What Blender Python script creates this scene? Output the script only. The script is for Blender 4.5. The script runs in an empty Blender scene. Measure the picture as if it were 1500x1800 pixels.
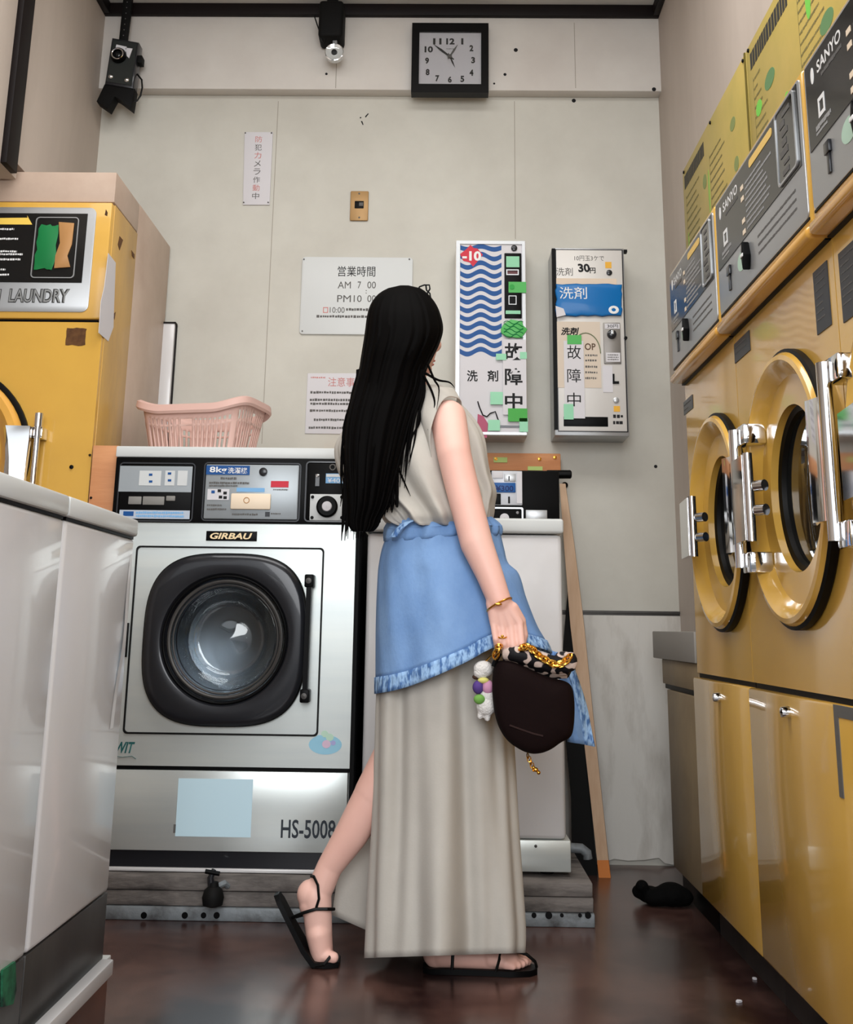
import bpy, bmesh, math, random
from mathutils import Vector, Matrix
R = random.Random(7)
C = bpy.context.scene.collection
SC = bpy.context.scene
PI = math.pi

# ------------------------------------------------------------ camera, world, light
F, CX, CY, CAMH = 2000.0, 750.0, 600.0, 0.76          # focal length and principal point for a 1500x1800 frame
TH, PS, RO = math.radians(14.16), math.radians(0.96), math.radians(0.745)
cd = Vector((-math.sin(PS)*math.cos(TH), math.cos(PS)*math.cos(TH), math.sin(TH)))
_r0 = Vector((math.cos(PS), math.sin(PS), 0)); _u0 = _r0.cross(cd)
cr = _r0*math.cos(RO) + _u0*math.sin(RO); cu_ = cr.cross(cd)
cam = bpy.data.cameras.new('camera'); camo = bpy.data.objects.new('camera', cam); C.objects.link(camo)
camo.matrix_world = Matrix(((cr.x, cu_.x, -cd.x, 0), (cr.y, cu_.y, -cd.y, 0), (cr.z, cu_.z, -cd.z, CAMH), (0, 0, 0, 1)))
cam.sensor_fit = 'VERTICAL'; cam.sensor_height = 36.0; cam.lens = F/1800*36.0
cam.shift_y = (CY-900.0)/1800.0; cam.clip_start = 0.05
SC.camera = camo

w = bpy.data.worlds.new('daylight'); SC.world = w; w.use_nodes = True
nt = w.node_tree; nt.nodes.clear()
wo = nt.nodes.new('ShaderNodeOutputWorld'); bg = nt.nodes.new('ShaderNodeBackground')
tc = nt.nodes.new('ShaderNodeTexCoord'); sx = nt.nodes.new('ShaderNodeSeparateXYZ'); rp = nt.nodes.new('ShaderNodeValToRGB')
rp.color_ramp.elements[0].position = 0.45; rp.color_ramp.elements[0].color = (0.25, 0.24, 0.23, 1)
rp.color_ramp.elements[1].position = 0.56; rp.color_ramp.elements[1].color = (0.93, 0.97, 1.0, 1)
ma = nt.nodes.new('ShaderNodeMath'); ma.operation = 'MULTIPLY_ADD'; ma.inputs[1].default_value = 0.5; ma.inputs[2].default_value = 0.5
nt.links.new(tc.outputs['Generated'], sx.inputs[0]); nt.links.new(sx.outputs['Z'], ma.inputs[0]); nt.links.new(ma.outputs[0], rp.inputs[0])
nt.links.new(rp.outputs[0], bg.inputs[0]); nt.links.new(bg.outputs[0], wo.inputs[0])
bg.inputs[1].default_value = 1.1

def area(name, loc, target, sx_, sy_, energy, col=(1, 1, 1)):
    l = bpy.data.lights.new(name, 'AREA'); l.shape = 'RECTANGLE'; l.size = sx_; l.size_y = sy_; l.energy = energy; l.color = col
    o = bpy.data.objects.new(name, l); C.objects.link(o); o.location = loc
    o.rotation_euler = (Vector(target)-Vector(loc)).to_track_quat('-Z', 'Y').to_euler(); return o
area('daylight_through_shop_front', (0.2, -0.9, 1.95), (0.0, 4.0, 1.2), 2.2, 1.9, 78, (0.97, 0.985, 1.0))
area('ceiling_fill_light', (-0.2, 2.3, 3.12), (-0.2, 2.3, 0), 2.0, 1.0, 34, (1.0, 0.99, 0.97))  # unseen fill light added under the ceiling to brighten the upper back wall
SC.view_settings.view_transform = 'Standard'; SC.view_settings.look = 'None'
SC.view_settings.exposure = 0.36; SC.view_settings.gamma = 1.0; SC.view_settings.use_curve_mapping = False
SC.cycles.max_bounces = 8; SC.cycles.transmission_bounces = 6; SC.cycles.sample_clamp_indirect = 6

# ------------------------------------------------------------ placing helpers: a pixel on a plane of the room
CO = Vector((0, 0, CAMH))
def _ray(px, py): return cd + cr*((px-CX)/F) + cu_*((CY-py)/F)
def pY(px, py, Y): v = _ray(px, py); return CO + v*(Y/v.y)
def pX(px, py, X): v = _ray(px, py); return CO + v*(X/v.x)
def pr(px, py, Y): p = pY(px, py, Y); return (p.x, p.z)
def prx(px, py, X): p = pX(px, py, X); return (p.y, p.z)
def rectY(x0, y0, x1, y1, Y):
    ym, xm = (y0+y1)/2, (x0+x1)/2
    return pr(x0, ym, Y)[0], pr(x1, ym, Y)[0], pr(xm, y1, Y)[1], pr(xm, y0, Y)[1]

# ------------------------------------------------------------ materials
def lin(c):
    c = c/255.0
    return c/12.92 if c <= 0.04045 else ((c+0.055)/1.055)**2.4
def col(rgb): return (lin(rgb[0]), lin(rgb[1]), lin(rgb[2]), 1)
MATS = {}
def mat(name, rgb, rough=0.5, metal=0.0, coat=0.0, var=None, scale=6.0, thr=(0.35, 0.7), bump=0.0, bscale=60.0, stretch=(1, 1, 1), spec=0.22, trans=0.0, sheen=0.0, alpha=1.0, detail=6.0):
    if name in MATS: return MATS[name]
    m = bpy.data.materials.new(name); m.use_nodes = True; n = m.node_tree; b = n.nodes['Principled BSDF']
    b.inputs['Base Color'].default_value = col(rgb); b.inputs['Roughness'].default_value = rough; b.inputs['Metallic'].default_value = metal
    b.inputs['Coat Weight'].default_value = coat; b.inputs['Coat Roughness'].default_value = 0.06
    b.inputs['Specular IOR Level'].default_value = spec; b.inputs['Transmission Weight'].default_value = trans
    b.inputs['Sheen Weight'].default_value = sheen; b.inputs['Alpha'].default_value = alpha
    if var or bump:
        t = n.nodes.new('ShaderNodeTexCoord'); mp = n.nodes.new('ShaderNodeMapping'); mp.inputs['Scale'].default_value = stretch
        n.links.new(t.outputs['Object'], mp.inputs[0])
    if var:
        nz = n.nodes.new('ShaderNodeTexNoise'); nz.inputs['Scale'].default_value = scale; nz.inputs['Detail'].default_value = detail; nz.inputs['Roughness'].default_value = 0.6
        r = n.nodes.new('ShaderNodeValToRGB'); r.color_ramp.elements[0].position, r.color_ramp.elements[1].position = thr
        r.color_ramp.elements[0].color = col(rgb); r.color_ramp.elements[1].color = col(var)
        n.links.new(mp.outputs[0], nz.inputs[0]); n.links.new(nz.outputs[0], r.inputs[0]); n.links.new(r.outputs[0], b.inputs['Base Color'])
    if bump:
        nb = n.nodes.new('ShaderNodeTexNoise'); nb.inputs['Scale'].default_value = bscale; nb.inputs['Detail'].default_value = 4
        bp = n.nodes.new('ShaderNodeBump'); bp.inputs['Strength'].default_value = bump; bp.inputs['Distance'].default_value = 0.01
        n.links.new(mp.outputs[0], nb.inputs[0]); n.links.new(nb.outputs[0], bp.inputs['Height']); n.links.new(bp.outputs[0], b.inputs['Normal'])
    MATS[name] = m; return m
M = dict(
    wall=mat('painted_wall', (198, 196, 187), 0.55, var=(182, 179, 170), scale=2.2, thr=(0.4, 0.75), bump=0.04, bscale=30),
    wallhi=mat('painted_beam', (208, 204, 198), 0.5, var=(196, 190, 184), scale=2.5, bump=0.04, bscale=30),
    wallside=mat('side_wall_paint', (188, 176, 166), 0.55, var=(172, 160, 150), scale=3, stretch=(1, 1, 0.25), bump=0.04, bscale=25),
    plaster=mat('flaking_white_paint', (205, 202, 196), 0.7, var=(166, 160, 152), scale=9, thr=(0.5, 0.75), stretch=(1, 1, 0.3), bump=0.3, bscale=35),
    ceiling=mat('ceiling_board', (205, 203, 198), 0.6, var=(190, 188, 183), scale=3),
    trim=mat('dark_trim', (16, 9, 9), 0.55, spec=0.2),
    seam=mat('panel_joint', (158, 152, 142), 0.7),
    floor=mat('red_brown_floor', (42, 25, 24), 0.24, var=(100, 72, 64), scale=2.6, thr=(0.40, 0.68), bump=0.05, bscale=12, spec=0.6),
    pave=mat('pavement', (120, 118, 114), 0.8, var=(100, 98, 95), scale=8),
    concrete=mat('worn_concrete', (120, 114, 110), 0.8, var=(62, 58, 57), scale=14, thr=(0.4, 0.7), bump=0.4, bscale=40, stretch=(0.5, 1, 1.6)),
    concrete2=mat('worn_base_metal', (128, 134, 138), 0.5, 0.2, var=(70, 68, 68), scale=12, thr=(0.45, 0.7), bump=0.2),
    black=mat('black_plastic', (5, 5, 6), 0.45, spec=0.1),
    blackm=mat('matt_black', (5, 5, 5), 0.7, spec=0.2),
    rubber=mat('black_rubber', (5, 5, 5), 0.5, spec=0.2),
    panelblk=mat('glossy_black_panel', (24, 24, 24), 0.22, coat=0.15, spec=0.35),
    ink=mat('black_ink', (22, 22, 24), 0.6),
    greyink=mat('grey_ink', (96, 94, 92), 0.7),
    redink=mat('faded_red_ink', (196, 130, 126), 0.7),
    whiteink=mat('white_ink', (225, 225, 225), 0.6),
    yellow=mat('yellow_enamel', (218, 172, 78), 0.2, coat=0.6, var=(208, 162, 72), scale=3, spec=0.5),
    yellowL=mat('yellow_enamel_worn', (212, 166, 74), 0.3, coat=0.25, var=(202, 156, 70), scale=3),
    yellowS=mat('yellow_enamel_dirty', (198, 156, 78), 0.4, coat=0.1, var=(158, 126, 78), scale=4, thr=(0.4, 0.75), stretch=(1, 1, 0.4)),
    orange=mat('orange_enamel', (222, 166, 76), 0.2, coat=0.6),
    tan=mat('tan_sheet_metal', (196, 176, 160), 0.45, var=(176, 154, 138), scale=3),
    oldtan=mat('old_tan_panel', (150, 132, 104), 0.5, var=(128, 112, 90), scale=4),
    white=mat('white_enamel', (210, 209, 209), 0.28, spec=0.5, coat=0.3, var=(204, 202, 203), scale=2),
    whiteb=mat('white_lid', (206, 209, 208), 0.3),
    steel=mat('brushed_steel', (206, 211, 208), 0.3, 0.5, var=(196, 203, 203), scale=3, stretch=(0.4, 1, 6)),
    dsteel=mat('dull_dark_steel', (84, 82, 80), 0.45, 0.6, var=(66, 64, 63), scale=6, stretch=(1, 1, 0.3)),
    silver=mat('silver_plate', (172, 174, 176), 0.35, 0.6),
    chrome=mat('chrome', (225, 226, 228), 0.07, 1.0),
    gunmetal=mat('dark_door_frame', (36, 37, 41), 0.28, 0.25, coat=0.35),
    glass=mat('clear_glass', (245, 250, 250), 0.0, trans=1.0, spec=0.5),
    darkglass=mat('smoked_glass', (70, 74, 76), 0.02, trans=0.85, spec=0.5),
    drum=mat('drum_metal', (120, 124, 128), 0.3, 0.9),
    wood=mat('raw_wood', (206, 148, 104), 0.55, var=(184, 122, 82), scale=3, stretch=(0.6, 6, 6), bump=0.1),
    woodl=mat('pale_wood', (206, 176, 148), 0.6, var=(190, 156, 126), scale=4, stretch=(8, 8, 0.7)),
    woodo=mat('orange_wood', (208, 124, 58), 0.55),
    brown=mat('brown_base_wood', (112, 66, 42), 0.4, var=(84, 48, 32), scale=3, stretch=(1, 1, 3)),
    pink=mat('pink_plastic', (212, 176, 166), 0.45),
    paper=mat('white_paper', (206, 204, 208), 0.7),
    board=mat('white_sign_board', (200, 203, 203), 0.35),
    poster=mat('yellow_poster', (182, 160, 88), 0.4, var=(166, 150, 80), scale=5),
    green=mat('green_print', (90, 178, 74), 0.5), teal=mat('teal_print', (70, 116, 92), 0.5),
    tape=mat('green_tape', (84, 178, 92), 0.35, alpha=0.9), tapel=mat('pale_green_tape', (150, 214, 176), 0.3, alpha=0.85),
    taped=mat('dark_green_tape', (30, 120, 66), 0.4),
    brownpaper=mat('brown_parcel_tape', (178, 132, 84), 0.4),
    blue=mat('blue_print', (14, 74, 138), 0.4), bluebag=mat('blue_packet', (10, 104, 172), 0.35, coat=0.1),
    red=mat('red_print', (196, 40, 60), 0.4), lblue=mat('pale_blue_sheet', (196, 224, 236), 0.5), sky=mat('light_blue_label', (120, 170, 214), 0.5),
    cream=mat('cream_plastic', (232, 214, 190), 0.4), brass=mat('beige_switch_plate', (166, 132, 88), 0.4, 0.2),
    amber=mat('amber_label', (222, 168, 60), 0.5), rust=mat('rust_label', (104, 70, 40), 0.7, var=(70, 44, 26), scale=40),
    gold=mat('gold_metal', (214, 160, 70), 0.2, 1.0),
    skin=mat('skin', (232, 188, 174), 0.5, var=(226, 176, 162), scale=5, spec=0.4),
    skinpink=mat('lip_skin', (196, 110, 104), 0.45),
    hair=mat('black_hair', (3, 2, 2), 0.7, spec=0.05),
    dress=mat('taupe_cloth', (184, 179, 171), 0.8, var=(174, 169, 161), scale=5, bump=0.05, bscale=200, sheen=0.1),
    denim=mat('light_blue_denim', (128, 162, 206), 0.8, var=(100, 136, 186), scale=5, thr=(0.35, 0.65), bump=0.12, bscale=120, stretch=(1, 1, 0.6)),
    denimd=mat('puckered_denim_hem', (150, 184, 222), 0.8, var=(72, 108, 160), scale=70, thr=(0.44, 0.60), bump=0.5, bscale=70, stretch=(1.4, 1.4, 0.55), detail=2),
    suede=mat('dark_brown_suede', (20, 9, 9), 0.85, spec=0.1, bump=0.05, bscale=150),
    scarf=mat('printed_scarf', (16, 14, 18), 0.6, var=(196, 176, 166), scale=58, thr=(0.53, 0.56), detail=0),
    purple=mat('purple_cloth', (84, 60, 128), 0.8), ppink=mat('pink_cloth', (196, 140, 170), 0.8), pgreen=mat('green_cloth', (110, 160, 76), 0.8),
    plush=mat('white_plush', (224, 220, 216), 0.9, bump=0.5, bscale=220),
    rag=mat('black_cloth', (5, 5, 5), 0.9, spec=0.1),
    gpaint=mat('flaking_green_paint', (40, 104, 72), 0.6, var=(24, 40, 34), scale=20, thr=(0.4, 0.6)),
    bulb=mat('lamp_glass', (205, 208, 208), 0.06, 0.3, coat=0.8),
    eye=mat('eye_white', (235, 232, 228), 0.2), iris=mat('dark_iris', (30, 20, 16), 0.2),
)

# ------------------------------------------------------------ mesh helpers
def wm(o):
    m = o.matrix_parent_inverse @ o.matrix_basis if o.parent else o.matrix_basis.copy()
    return wm(o.parent) @ m if o.parent else m
def tag(o, label=None, cat=None, group=None, kind=None):
    if label: o['label'] = label
    if cat: o['category'] = cat
    if group: o['group'] = group
    if kind: o['kind'] = kind
    return o
def thing(name, label, cat, loc=(0, 0, 0), group=None):
    o = bpy.data.objects.new(name, None); C.objects.link(o); o.location = loc; o.empty_display_size = 0.05
    return tag(o, label, cat, group)
FY = lambda Y: Matrix(((1, 0, 0, 0), (0, 0, -1, Y), (0, 1, 0, 0), (0, 0, 0, 1)))        # u=X v=Z out=-Y (faces the camera)
FXm = lambda X: Matrix(((0, 0, -1, X), (-1, 0, 0, 0), (0, 1, 0, 0), (0, 0, 0, 1)))      # u=-Y v=Z out=-X (right-hand row)
FXp = lambda X: Matrix(((0, 0, 1, X), (1, 0, 0, 0), (0, 1, 0, 0), (0, 0, 0, 1)))        # u=+Y v=Z out=+X (left-hand row)
def rrect(u0, u1, v0, v1, r, seg=5):
    pts = []
    for (cx, cy, a0) in ((u1-r, v1-r, 0), (u0+r, v1-r, 90), (u0+r, v0+r, 180), (u1-r, v0+r, 270)):
        for k in range(seg+1):
            a = math.radians(a0+90*k/seg); pts.append((cx+r*math.cos(a), cy+r*math.sin(a)))
    return pts
def circ(c, ru, rv=None, n=48, e=2.0):
    rv = rv or ru; out = []
    for k in range(n):
        a = 2*PI*k/n; ca, sa = math.cos(a), math.sin(a)
        out.append((c[0]+ru*math.copysign(abs(ca)**(2/e), ca), c[1]+rv*math.copysign(abs(sa)**(2/e), sa)))
    return out
def on_rect(c, u0, u1, v0, v1, n=48):
    out = []
    for k in range(n):
        a = 2*PI*k/n; ca, sa = math.cos(a), math.sin(a)
        t = min((u1-c[0])/ca if ca > 1e-9 else ((u0-c[0])/ca if ca < -1e-9 else 1e9), (v1-c[1])/sa if sa > 1e-9 else ((v0-c[1])/sa if sa < -1e-9 else 1e9))
        out.append([c[0]+t*ca, c[1]+t*sa])
    for corner in ((u0, v0), (u0, v1), (u1, v0), (u1, v1)):
        i = min(range(n), key=lambda i: (out[i][0]-corner[0])**2+(out[i][1]-corner[1])**2); out[i] = list(corner)
    return out
class MB:
    def __init__(s, frame=None): s.bm = bmesh.new(); s.M = frame or Matrix.Identity(4)
    def v(s, p): return s.bm.verts.new(s.M @ Vector(p))
    def face(s, vs):
        try: return s.bm.faces.new(vs)
        except ValueError: return None
    def box(s, u0, u1, v0, v1, n0, n1, bev=0.0, seg=2):
        if u0 > u1: u0, u1 = u1, u0
        if v0 > v1: v0, v1 = v1, v0
        if n0 > n1: n0, n1 = n1, n0
        vs = [s.v((u, v, n)) for n in (n0, n1) for v in (v0, v1) for u in (u0, u1)]
        fs = [s.face([vs[i] for i in q]) for q in ((0, 2, 3, 1), (4, 5, 7, 6), (0, 1, 5, 4), (2, 6, 7, 3), (0, 4, 6, 2), (1, 3, 7, 5))]
        if bev > 0:
            bev = min(bev, 0.45*min(u1-u0, v1-v0, n1-n0))
            es = list({e for f in fs for e in f.edges})
            bmesh.ops.bevel(s.bm, geom=es, offset=bev, segments=seg, profile=0.5, affect='EDGES')
        return s
    def loops(s, loops, closed=True, cap0=False, cap1=False, ringclosed=True):
        L = [[s.v(p) for p in lp] for lp in loops]; n = len(L[0])
        for a, b in zip(L[:-1], L[1:]):
            for i in range(n if ringclosed else n-1):
                j = (i+1) % n; s.face([a[i], a[j], b[j], b[i]])
        if cap0: s.face(L[0][::-1])
        if cap1: s.face(L[-1])
        return s
    def prism(s, poly, n0, n1, bev=0.0):
        if bev <= 0: return s.loops([[(p[0], p[1], n0) for p in poly], [(p[0], p[1], n1) for p in poly]], cap0=True, cap1=True)
        c = (sum(p[0] for p in poly)/len(poly), sum(p[1] for p in poly)/len(poly))
        w_ = max(p[0] for p in poly)-min(p[0] for p in poly); h_ = max(p[1] for p in poly)-min(p[1] for p in poly)
        sc = lambda p, d: (c[0]+(p[0]-c[0])*(1-2*d/w_), c[1]+(p[1]-c[1])*(1-2*d/h_))
        ls = []
        for (d, n) in ((bev, n0), (bev*0.3, n0+bev*0.3*(1 if n1 > n0 else -1)), (0, n0+bev*(1 if n1 > n0 else -1)), (0, n1-bev*(1 if n1 > n0 else -1)), (bev*0.3, n1-bev*0.3*(1 if n1 > n0 else -1)), (bev, n1)):
            ls.append([(*sc(p, d), n) for p in poly])
        return s.loops(ls, cap0=True, cap1=True)
    def ring(s, A, B, n0, n1):      # solid ring between two outlines, thickness n0..n1
        f = lambda P, n: [(p[0], p[1], n) for p in P]
        return s.loops([f(A, n0), f(A, n1), f(B, n1), f(B, n0), f(A, n0)])
    def lathe(s, prof, c=(0, 0), seg=48, ku=1.0, kv=1.0, cap0=False, cap1=False):
        return s.loops([[(c[0]+ku*r*math.cos(2*PI*k/seg), c[1]+kv*r*math.sin(2*PI*k/seg), n) for k in range(seg)] for r, n in prof], cap0=cap0, cap1=cap1)
    def cyl(s, c, r, n0, n1, seg=24): return s.lathe([(r, n0), (r, n1)], c, seg, cap0=True, cap1=True)
    def tube(s, pts, r, seg=8, caps=True, flat=1.0, up=None):
        pts = [Vector(p) for p in pts]; n = len(pts); rs = r if isinstance(r, (list, tuple)) else [r]*n
        loops = []; prev = None
        for i, p in enumerate(pts):
            t = (pts[min(i+1, n-1)]-pts[max(i-1, 0)]).normalized()
            if prev is None:
                a = Vector(up) if up else Vector((0, 0, 1))
                if abs(a.dot(t)) > 0.95: a = Vector((1, 0, 0))
                x = (a-t*a.dot(t)).normalized()
            else: x = (prev-t*prev.dot(t)).normalized()
            prev = x; y = t.cross(x)
            loops.append([p+x*(rs[i]*math.cos(2*PI*k/seg))+y*(rs[i]*flat*math.sin(2*PI*k/seg)) for k in range(seg)])
        return s.loops(loops, cap0=caps, cap1=caps)
    def capsule(s, p0, r0, p1, r1, seg=32, fl=1.0, up=(0, 1, 0)):
        p0, p1 = Vector(p0), Vector(p1); t = (p1-p0).normalized(); a = Vector(up)
        if abs(a.dot(t)) > 0.95: a = Vector((1, 0, 0))
        x = (a-t*a.dot(t)).normalized(); y = t.cross(x); loops = []
        def rg(c, r): return [c+x*(r*fl*math.cos(2*PI*k/seg))+y*(r*math.sin(2*PI*k/seg)) for k in range(seg)]
        for k in range(1, 6): an = PI/2*(1-k/6); loops.append(rg(p0-t*(r0*math.sin(an)), r0*math.cos(an)))
        loops.append(rg(p0, r0)); loops.append(rg(p1, r1))
        for k in range(1, 6): an = PI/2*k/6; loops.append(rg(p1+t*(r1*math.sin(an)), r1*math.cos(an)))
        return s.loops(loops, cap0=True, cap1=True)
    def ball(s, c, rx, ry=None, rz=None, seg=20, rot=None):
        ry = ry or rx; rz = rz or rx; q = rot or Matrix.Identity(3); c = Vector(c); loops = []
        for i in range(1, 12):
            a = -PI/2+PI*i/12
            loops.append([c+q @ Vector((rx*math.cos(a)*math.cos(2*PI*k/seg), ry*math.cos(a)*math.sin(2*PI*k/seg), rz*math.sin(a))) for k in range(seg)])
        return s.loops(loops, cap0=True, cap1=True)
    def torus(s, c, R0, r0, n=0.0, seg=48, k2=8, ku=1.0, kv=1.0):
        lp = []
        for k in range(seg+1):
            a = 2*PI*k/seg
            lp.append([(c[0]+ku*(R0+r0*math.cos(b))*math.cos(a), c[1]+kv*(R0+r0*math.cos(b))*math.sin(a), n+r0*math.sin(b)) for b in [2*PI*j/k2 for j in range(k2)]])
        return s.loops(lp)
    def mesh(s, name, sharp=38):
        bmesh.ops.remove_doubles(s.bm, verts=s.bm.verts, dist=1e-6)
        bmesh.ops.recalc_face_normals(s.bm, faces=s.bm.faces)
        me = bpy.data.meshes.new(name); s.bm.to_mesh(me); s.bm.free()
        me.polygons.foreach_set('use_smooth', [True]*len(me.polygons)); me.set_sharp_from_angle(angle=math.radians(sharp))
        return me
    def build(s, name, m, parent=None, label=None, sharp=38):
        return put(name, s.mesh(name, sharp), m, parent, label)
def put(name, me, m, parent=None, label=None):
    n = len(me.vertices)
    if n:
        lo = Vector((min(v.co[i] for v in me.vertices) for i in range(3))); hi = Vector((max(v.co[i] for v in me.vertices) for i in range(3)))
        c = Vector(((lo.x+hi.x)/2, (lo.y+hi.y)/2, lo.z)); me.transform(Matrix.Translation(-c))
    else: c = Vector()
    o = bpy.data.objects.new(name, me); C.objects.link(o)
    if isinstance(m, str): m = M[m]
    me.materials.clear(); me.materials.append(m)
    o.location = c
    if parent is not None:
        o.parent = parent; o.matrix_parent_inverse = wm(parent).inverted()
    if label: o['label'] = label
    return o
def struct(name, mb, m, parent=None): return tag(mb.build(name, m, parent), kind='structure')
def text_mesh(body, bold=0.0, spacing=1.0, line=1.0, shear=0.0, align='LEFT', ext=0.0):
    cu = bpy.data.curves.new('lettering', 'FONT'); cu.body = body; cu.offset = bold; cu.space_character = spacing; cu.space_line = line; cu.shear = shear
    cu.resolution_u = 3; cu.align_x = align; cu.extrude = ext
    o = bpy.data.objects.new('lettering', cu); C.objects.link(o); bpy.context.view_layer.update()
    me = bpy.data.meshes.new_from_object(o.evaluated_get(bpy.context.evaluated_depsgraph_get()))
    bpy.data.objects.remove(o); bpy.data.curves.remove(cu); return me
def text(body, frame, box, n, m, parent, name='lettering', label=None, bold=0.0, line=1.0, shear=0.0, align='CENTER', rot=0.0, spacing=1.0):
    """lettering fitted into box (u0,u1,v0,v1) at height n over the frame's plane"""
    me = text_mesh(body, bold, spacing, line, shear, align)
    xs = [v.co.x for v in me.vertices]; ys = [v.co.y for v in me.vertices]
    if not xs: return None
    x0, x1, y0, y1 = min(xs), max(xs), min(ys), max(ys); u0, u1, v0, v1 = box
    ku, kv = (u1-u0)/(x1-x0), (v1-v0)/(y1-y0); cu_m, cv_m = (u0+u1)/2, (v0+v1)/2
    for v in me.vertices:
        a, b = (v.co.x-(x0+x1)/2)*ku, (v.co.y-(y0+y1)/2)*kv
        if rot: a, b = a*math.cos(rot)-b*math.sin(rot), a*math.sin(rot)+b*math.cos(rot)
        v.co = frame @ Vector((cu_m+a, cv_m+b, n))
    return put(name, me, m, parent, label)
def dashes(mb, u0, u1, v, h, n, rnd, gap=0.35, jitter=0.3):
    """a row of short strokes for small print too fine to read"""
    u = u0
    while u < u1:
        w_ = h*rnd.uniform(0.5, 1.0); mb.box(u, min(u+w_, u1), v-h/2*rnd.uniform(0.6, 1), v+h/2*rnd.uniform(0.6, 1), n, n+0.0006); u += w_+h*gap*rnd.uniform(0.5, 1.5)
def tree_copy(o, parent=None):
    c = o.copy(); C.objects.link(c)
    if parent is not None: c.parent = parent; c.matrix_parent_inverse = o.matrix_parent_inverse.copy()
    for ch in list(o.children): tree_copy(ch, c)
    return c
def lerp(a, b, t): return a+(b-a)*t
def interp(keys, t):          # keys: sorted list of (t, tuple) -> smooth (monotone enough) interpolation
    if t <= keys[0][0]: return keys[0][1]
    for i in range(len(keys)-1):
        a, b = keys[i], keys[i+1]
        if t <= b[0]:
            h = b[0]-a[0]; s = (t-a[0])/h
            out = []
            for k in range(len(a[1])):
                m0 = (b[1][k]-keys[i-1][1][k])/(b[0]-keys[i-1][0])*h if i > 0 else (b[1][k]-a[1][k])
                m1 = (keys[i+2][1][k]-a[1][k])/(keys[i+2][0]-a[0])*h if i+2 < len(keys) else (b[1][k]-a[1][k])
                out.append((2*s**3-3*s**2+1)*a[1][k]+(s**3-2*s**2+s)*m0+(-2*s**3+3*s**2)*b[1][k]+(s**3-s**2)*m1)
            return tuple(out)
    return keys[-1][1]

# ============================================================ THE ROOM
YB = 4.134; YU = YB-0.06; XR = 0.835; XL = -1.37
zled = pY(700, 158, YU).z; zcei = pY(700, 20, YU).z
struct('floor', MB().box(-2.6, 2.0, -0.9, YB+0.12, -0.06, 0), 'floor')
struct('ground', MB().box(-9, 9, -9, -0.9, -0.08, -0.02), 'pave')
wb = struct('wall_back', MB().box(-2.1, 1.6, YB, YB+0.12, 0, zcei+0.1), 'wall')
struct('beam', MB().box(XL-0.1, XR+0.1, YU, YB-0.0005, zled, zcei+0.08, 0.004), 'wallhi', wb)
f = FY(YB)
for (x0, y0, x1, y1, Y, nm) in ((487, 178, 463, 780, YB, 'panel_joint'), (904, 178, 907, 420, YB, 'panel_joint'), (590, 112, 592, 155, YU, 'panel_joint'), (1010, 40, 1012, 155, YU, 'panel_joint')):
    a, b = pr(x0, y0, Y), pr(x1, y1, Y)
    xm = (a[0]+b[0])/2
    struct(nm, MB(FY(Y)).box(xm-0.0013, xm+0.0013, b[1], a[1], -0.002, 0.0006), 'seam', wb)
for (x, y, r, Y) in ((907, 88, 4, YU), (888, 131, 3, YU), (869, 147, 2, YU), (574, 130, 2.5, YU), (1153, 820, 3, YB), (1192, 820, 3, YB), (1009, 177, 4, YB), (1150, 157, 4, YU)):
    c = pr(x, y, Y); struct('nail_hole', MB(FY(Y)).prism(circ(c, r/485, r/485, 10), -0.001, 0.001), 'ink', wb)
for (x, y, a, l) in ((645, 203, 0.9, 10), (637, 216, -1.2, 9), (634, 207, 0.3, 3)):
    c = pr(x, y, YB); l = l/970; t = 0.0028
    struct('scuff_mark', MB(FY(YB)).prism([(c[0]+l*math.cos(a)*i-t*math.sin(a)*j, c[1]+l*math.sin(a)*i+t*math.cos(a)*j) for i, j in ((-1, -1), (1, -0.6), (1, 0.8), (-0.7, 1))], -0.001, 0.0008), 'ink', wb)
# lower wall: older white-painted plaster below a dark joint
zj = pY(1110, 1076, YB).z; xr_ = pr(1190, 1500, YB)[0]
lp = [(-2.0, zj-0.012), (XR+0.02, zj-0.012)]
rr = random.Random(3); k = XR+0.02
while k > -2.0:
    lp.append((k, 0.004+rr.uniform(0, 0.022))); k -= rr.uniform(0.012, 0.04)
lp.append((-2.0, 0.01))
struct('lower_plaster', MB(FY(YB)).prism(lp, -0.001, 0.012), 'plaster', wb)
struct('trim_2', MB(FY(YB)).box(-2.0, XR, zj-0.012, zj-0.004, -0.001, 0.006).box(-2.0, XR, zj-0.004, zj+0.004, -0.001, 0.012), 'dsteel')
# side walls, ceiling, trims
wr = MB().box(XR, XR+0.12, 3.43, YB+0.1, 0, zcei+0.1).box(XR, XR+0.12, -0.9, 3.43, 1.83, zcei+0.1)
struct('wall_right', wr, 'wallside')
ztop = pY(90, 299, 3.40).z
zpost = pX(12, 298, XL).z
wl = MB().box(XL-0.12, XL, -0.9, 3.365, zpost, zcei+0.1).box(XL-0.12, XL, 3.365, YB+0.1, ztop+0.006, zcei+0.1).box(XL-0.80, XL-0.12, -0.9, YB+0.1, ztop+0.02, ztop+0.10).box(XL-0.90, XL-0.80, -0.9, YB+0.1, 0, ztop+0.10)
struct('wall_left', wl, 'wallside')
struct('ceiling', MB().box(XL-0.2, XR+0.2, -0.9, YB+0.1, zcei+0.02, zcei+0.12), 'ceiling')
zt0 = pY(700, 27, YU-0.02).z
struct('trim_1', MB().box(XL, XR, YU-0.025, YU-0.0005, zt0, zcei+0.02, 0.003), 'trim')
struct('trim_3', MB().box(XR-0.025, XR, -0.9, YU-0.025, zt0, zcei+0.02, 0.003), 'trim')
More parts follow.
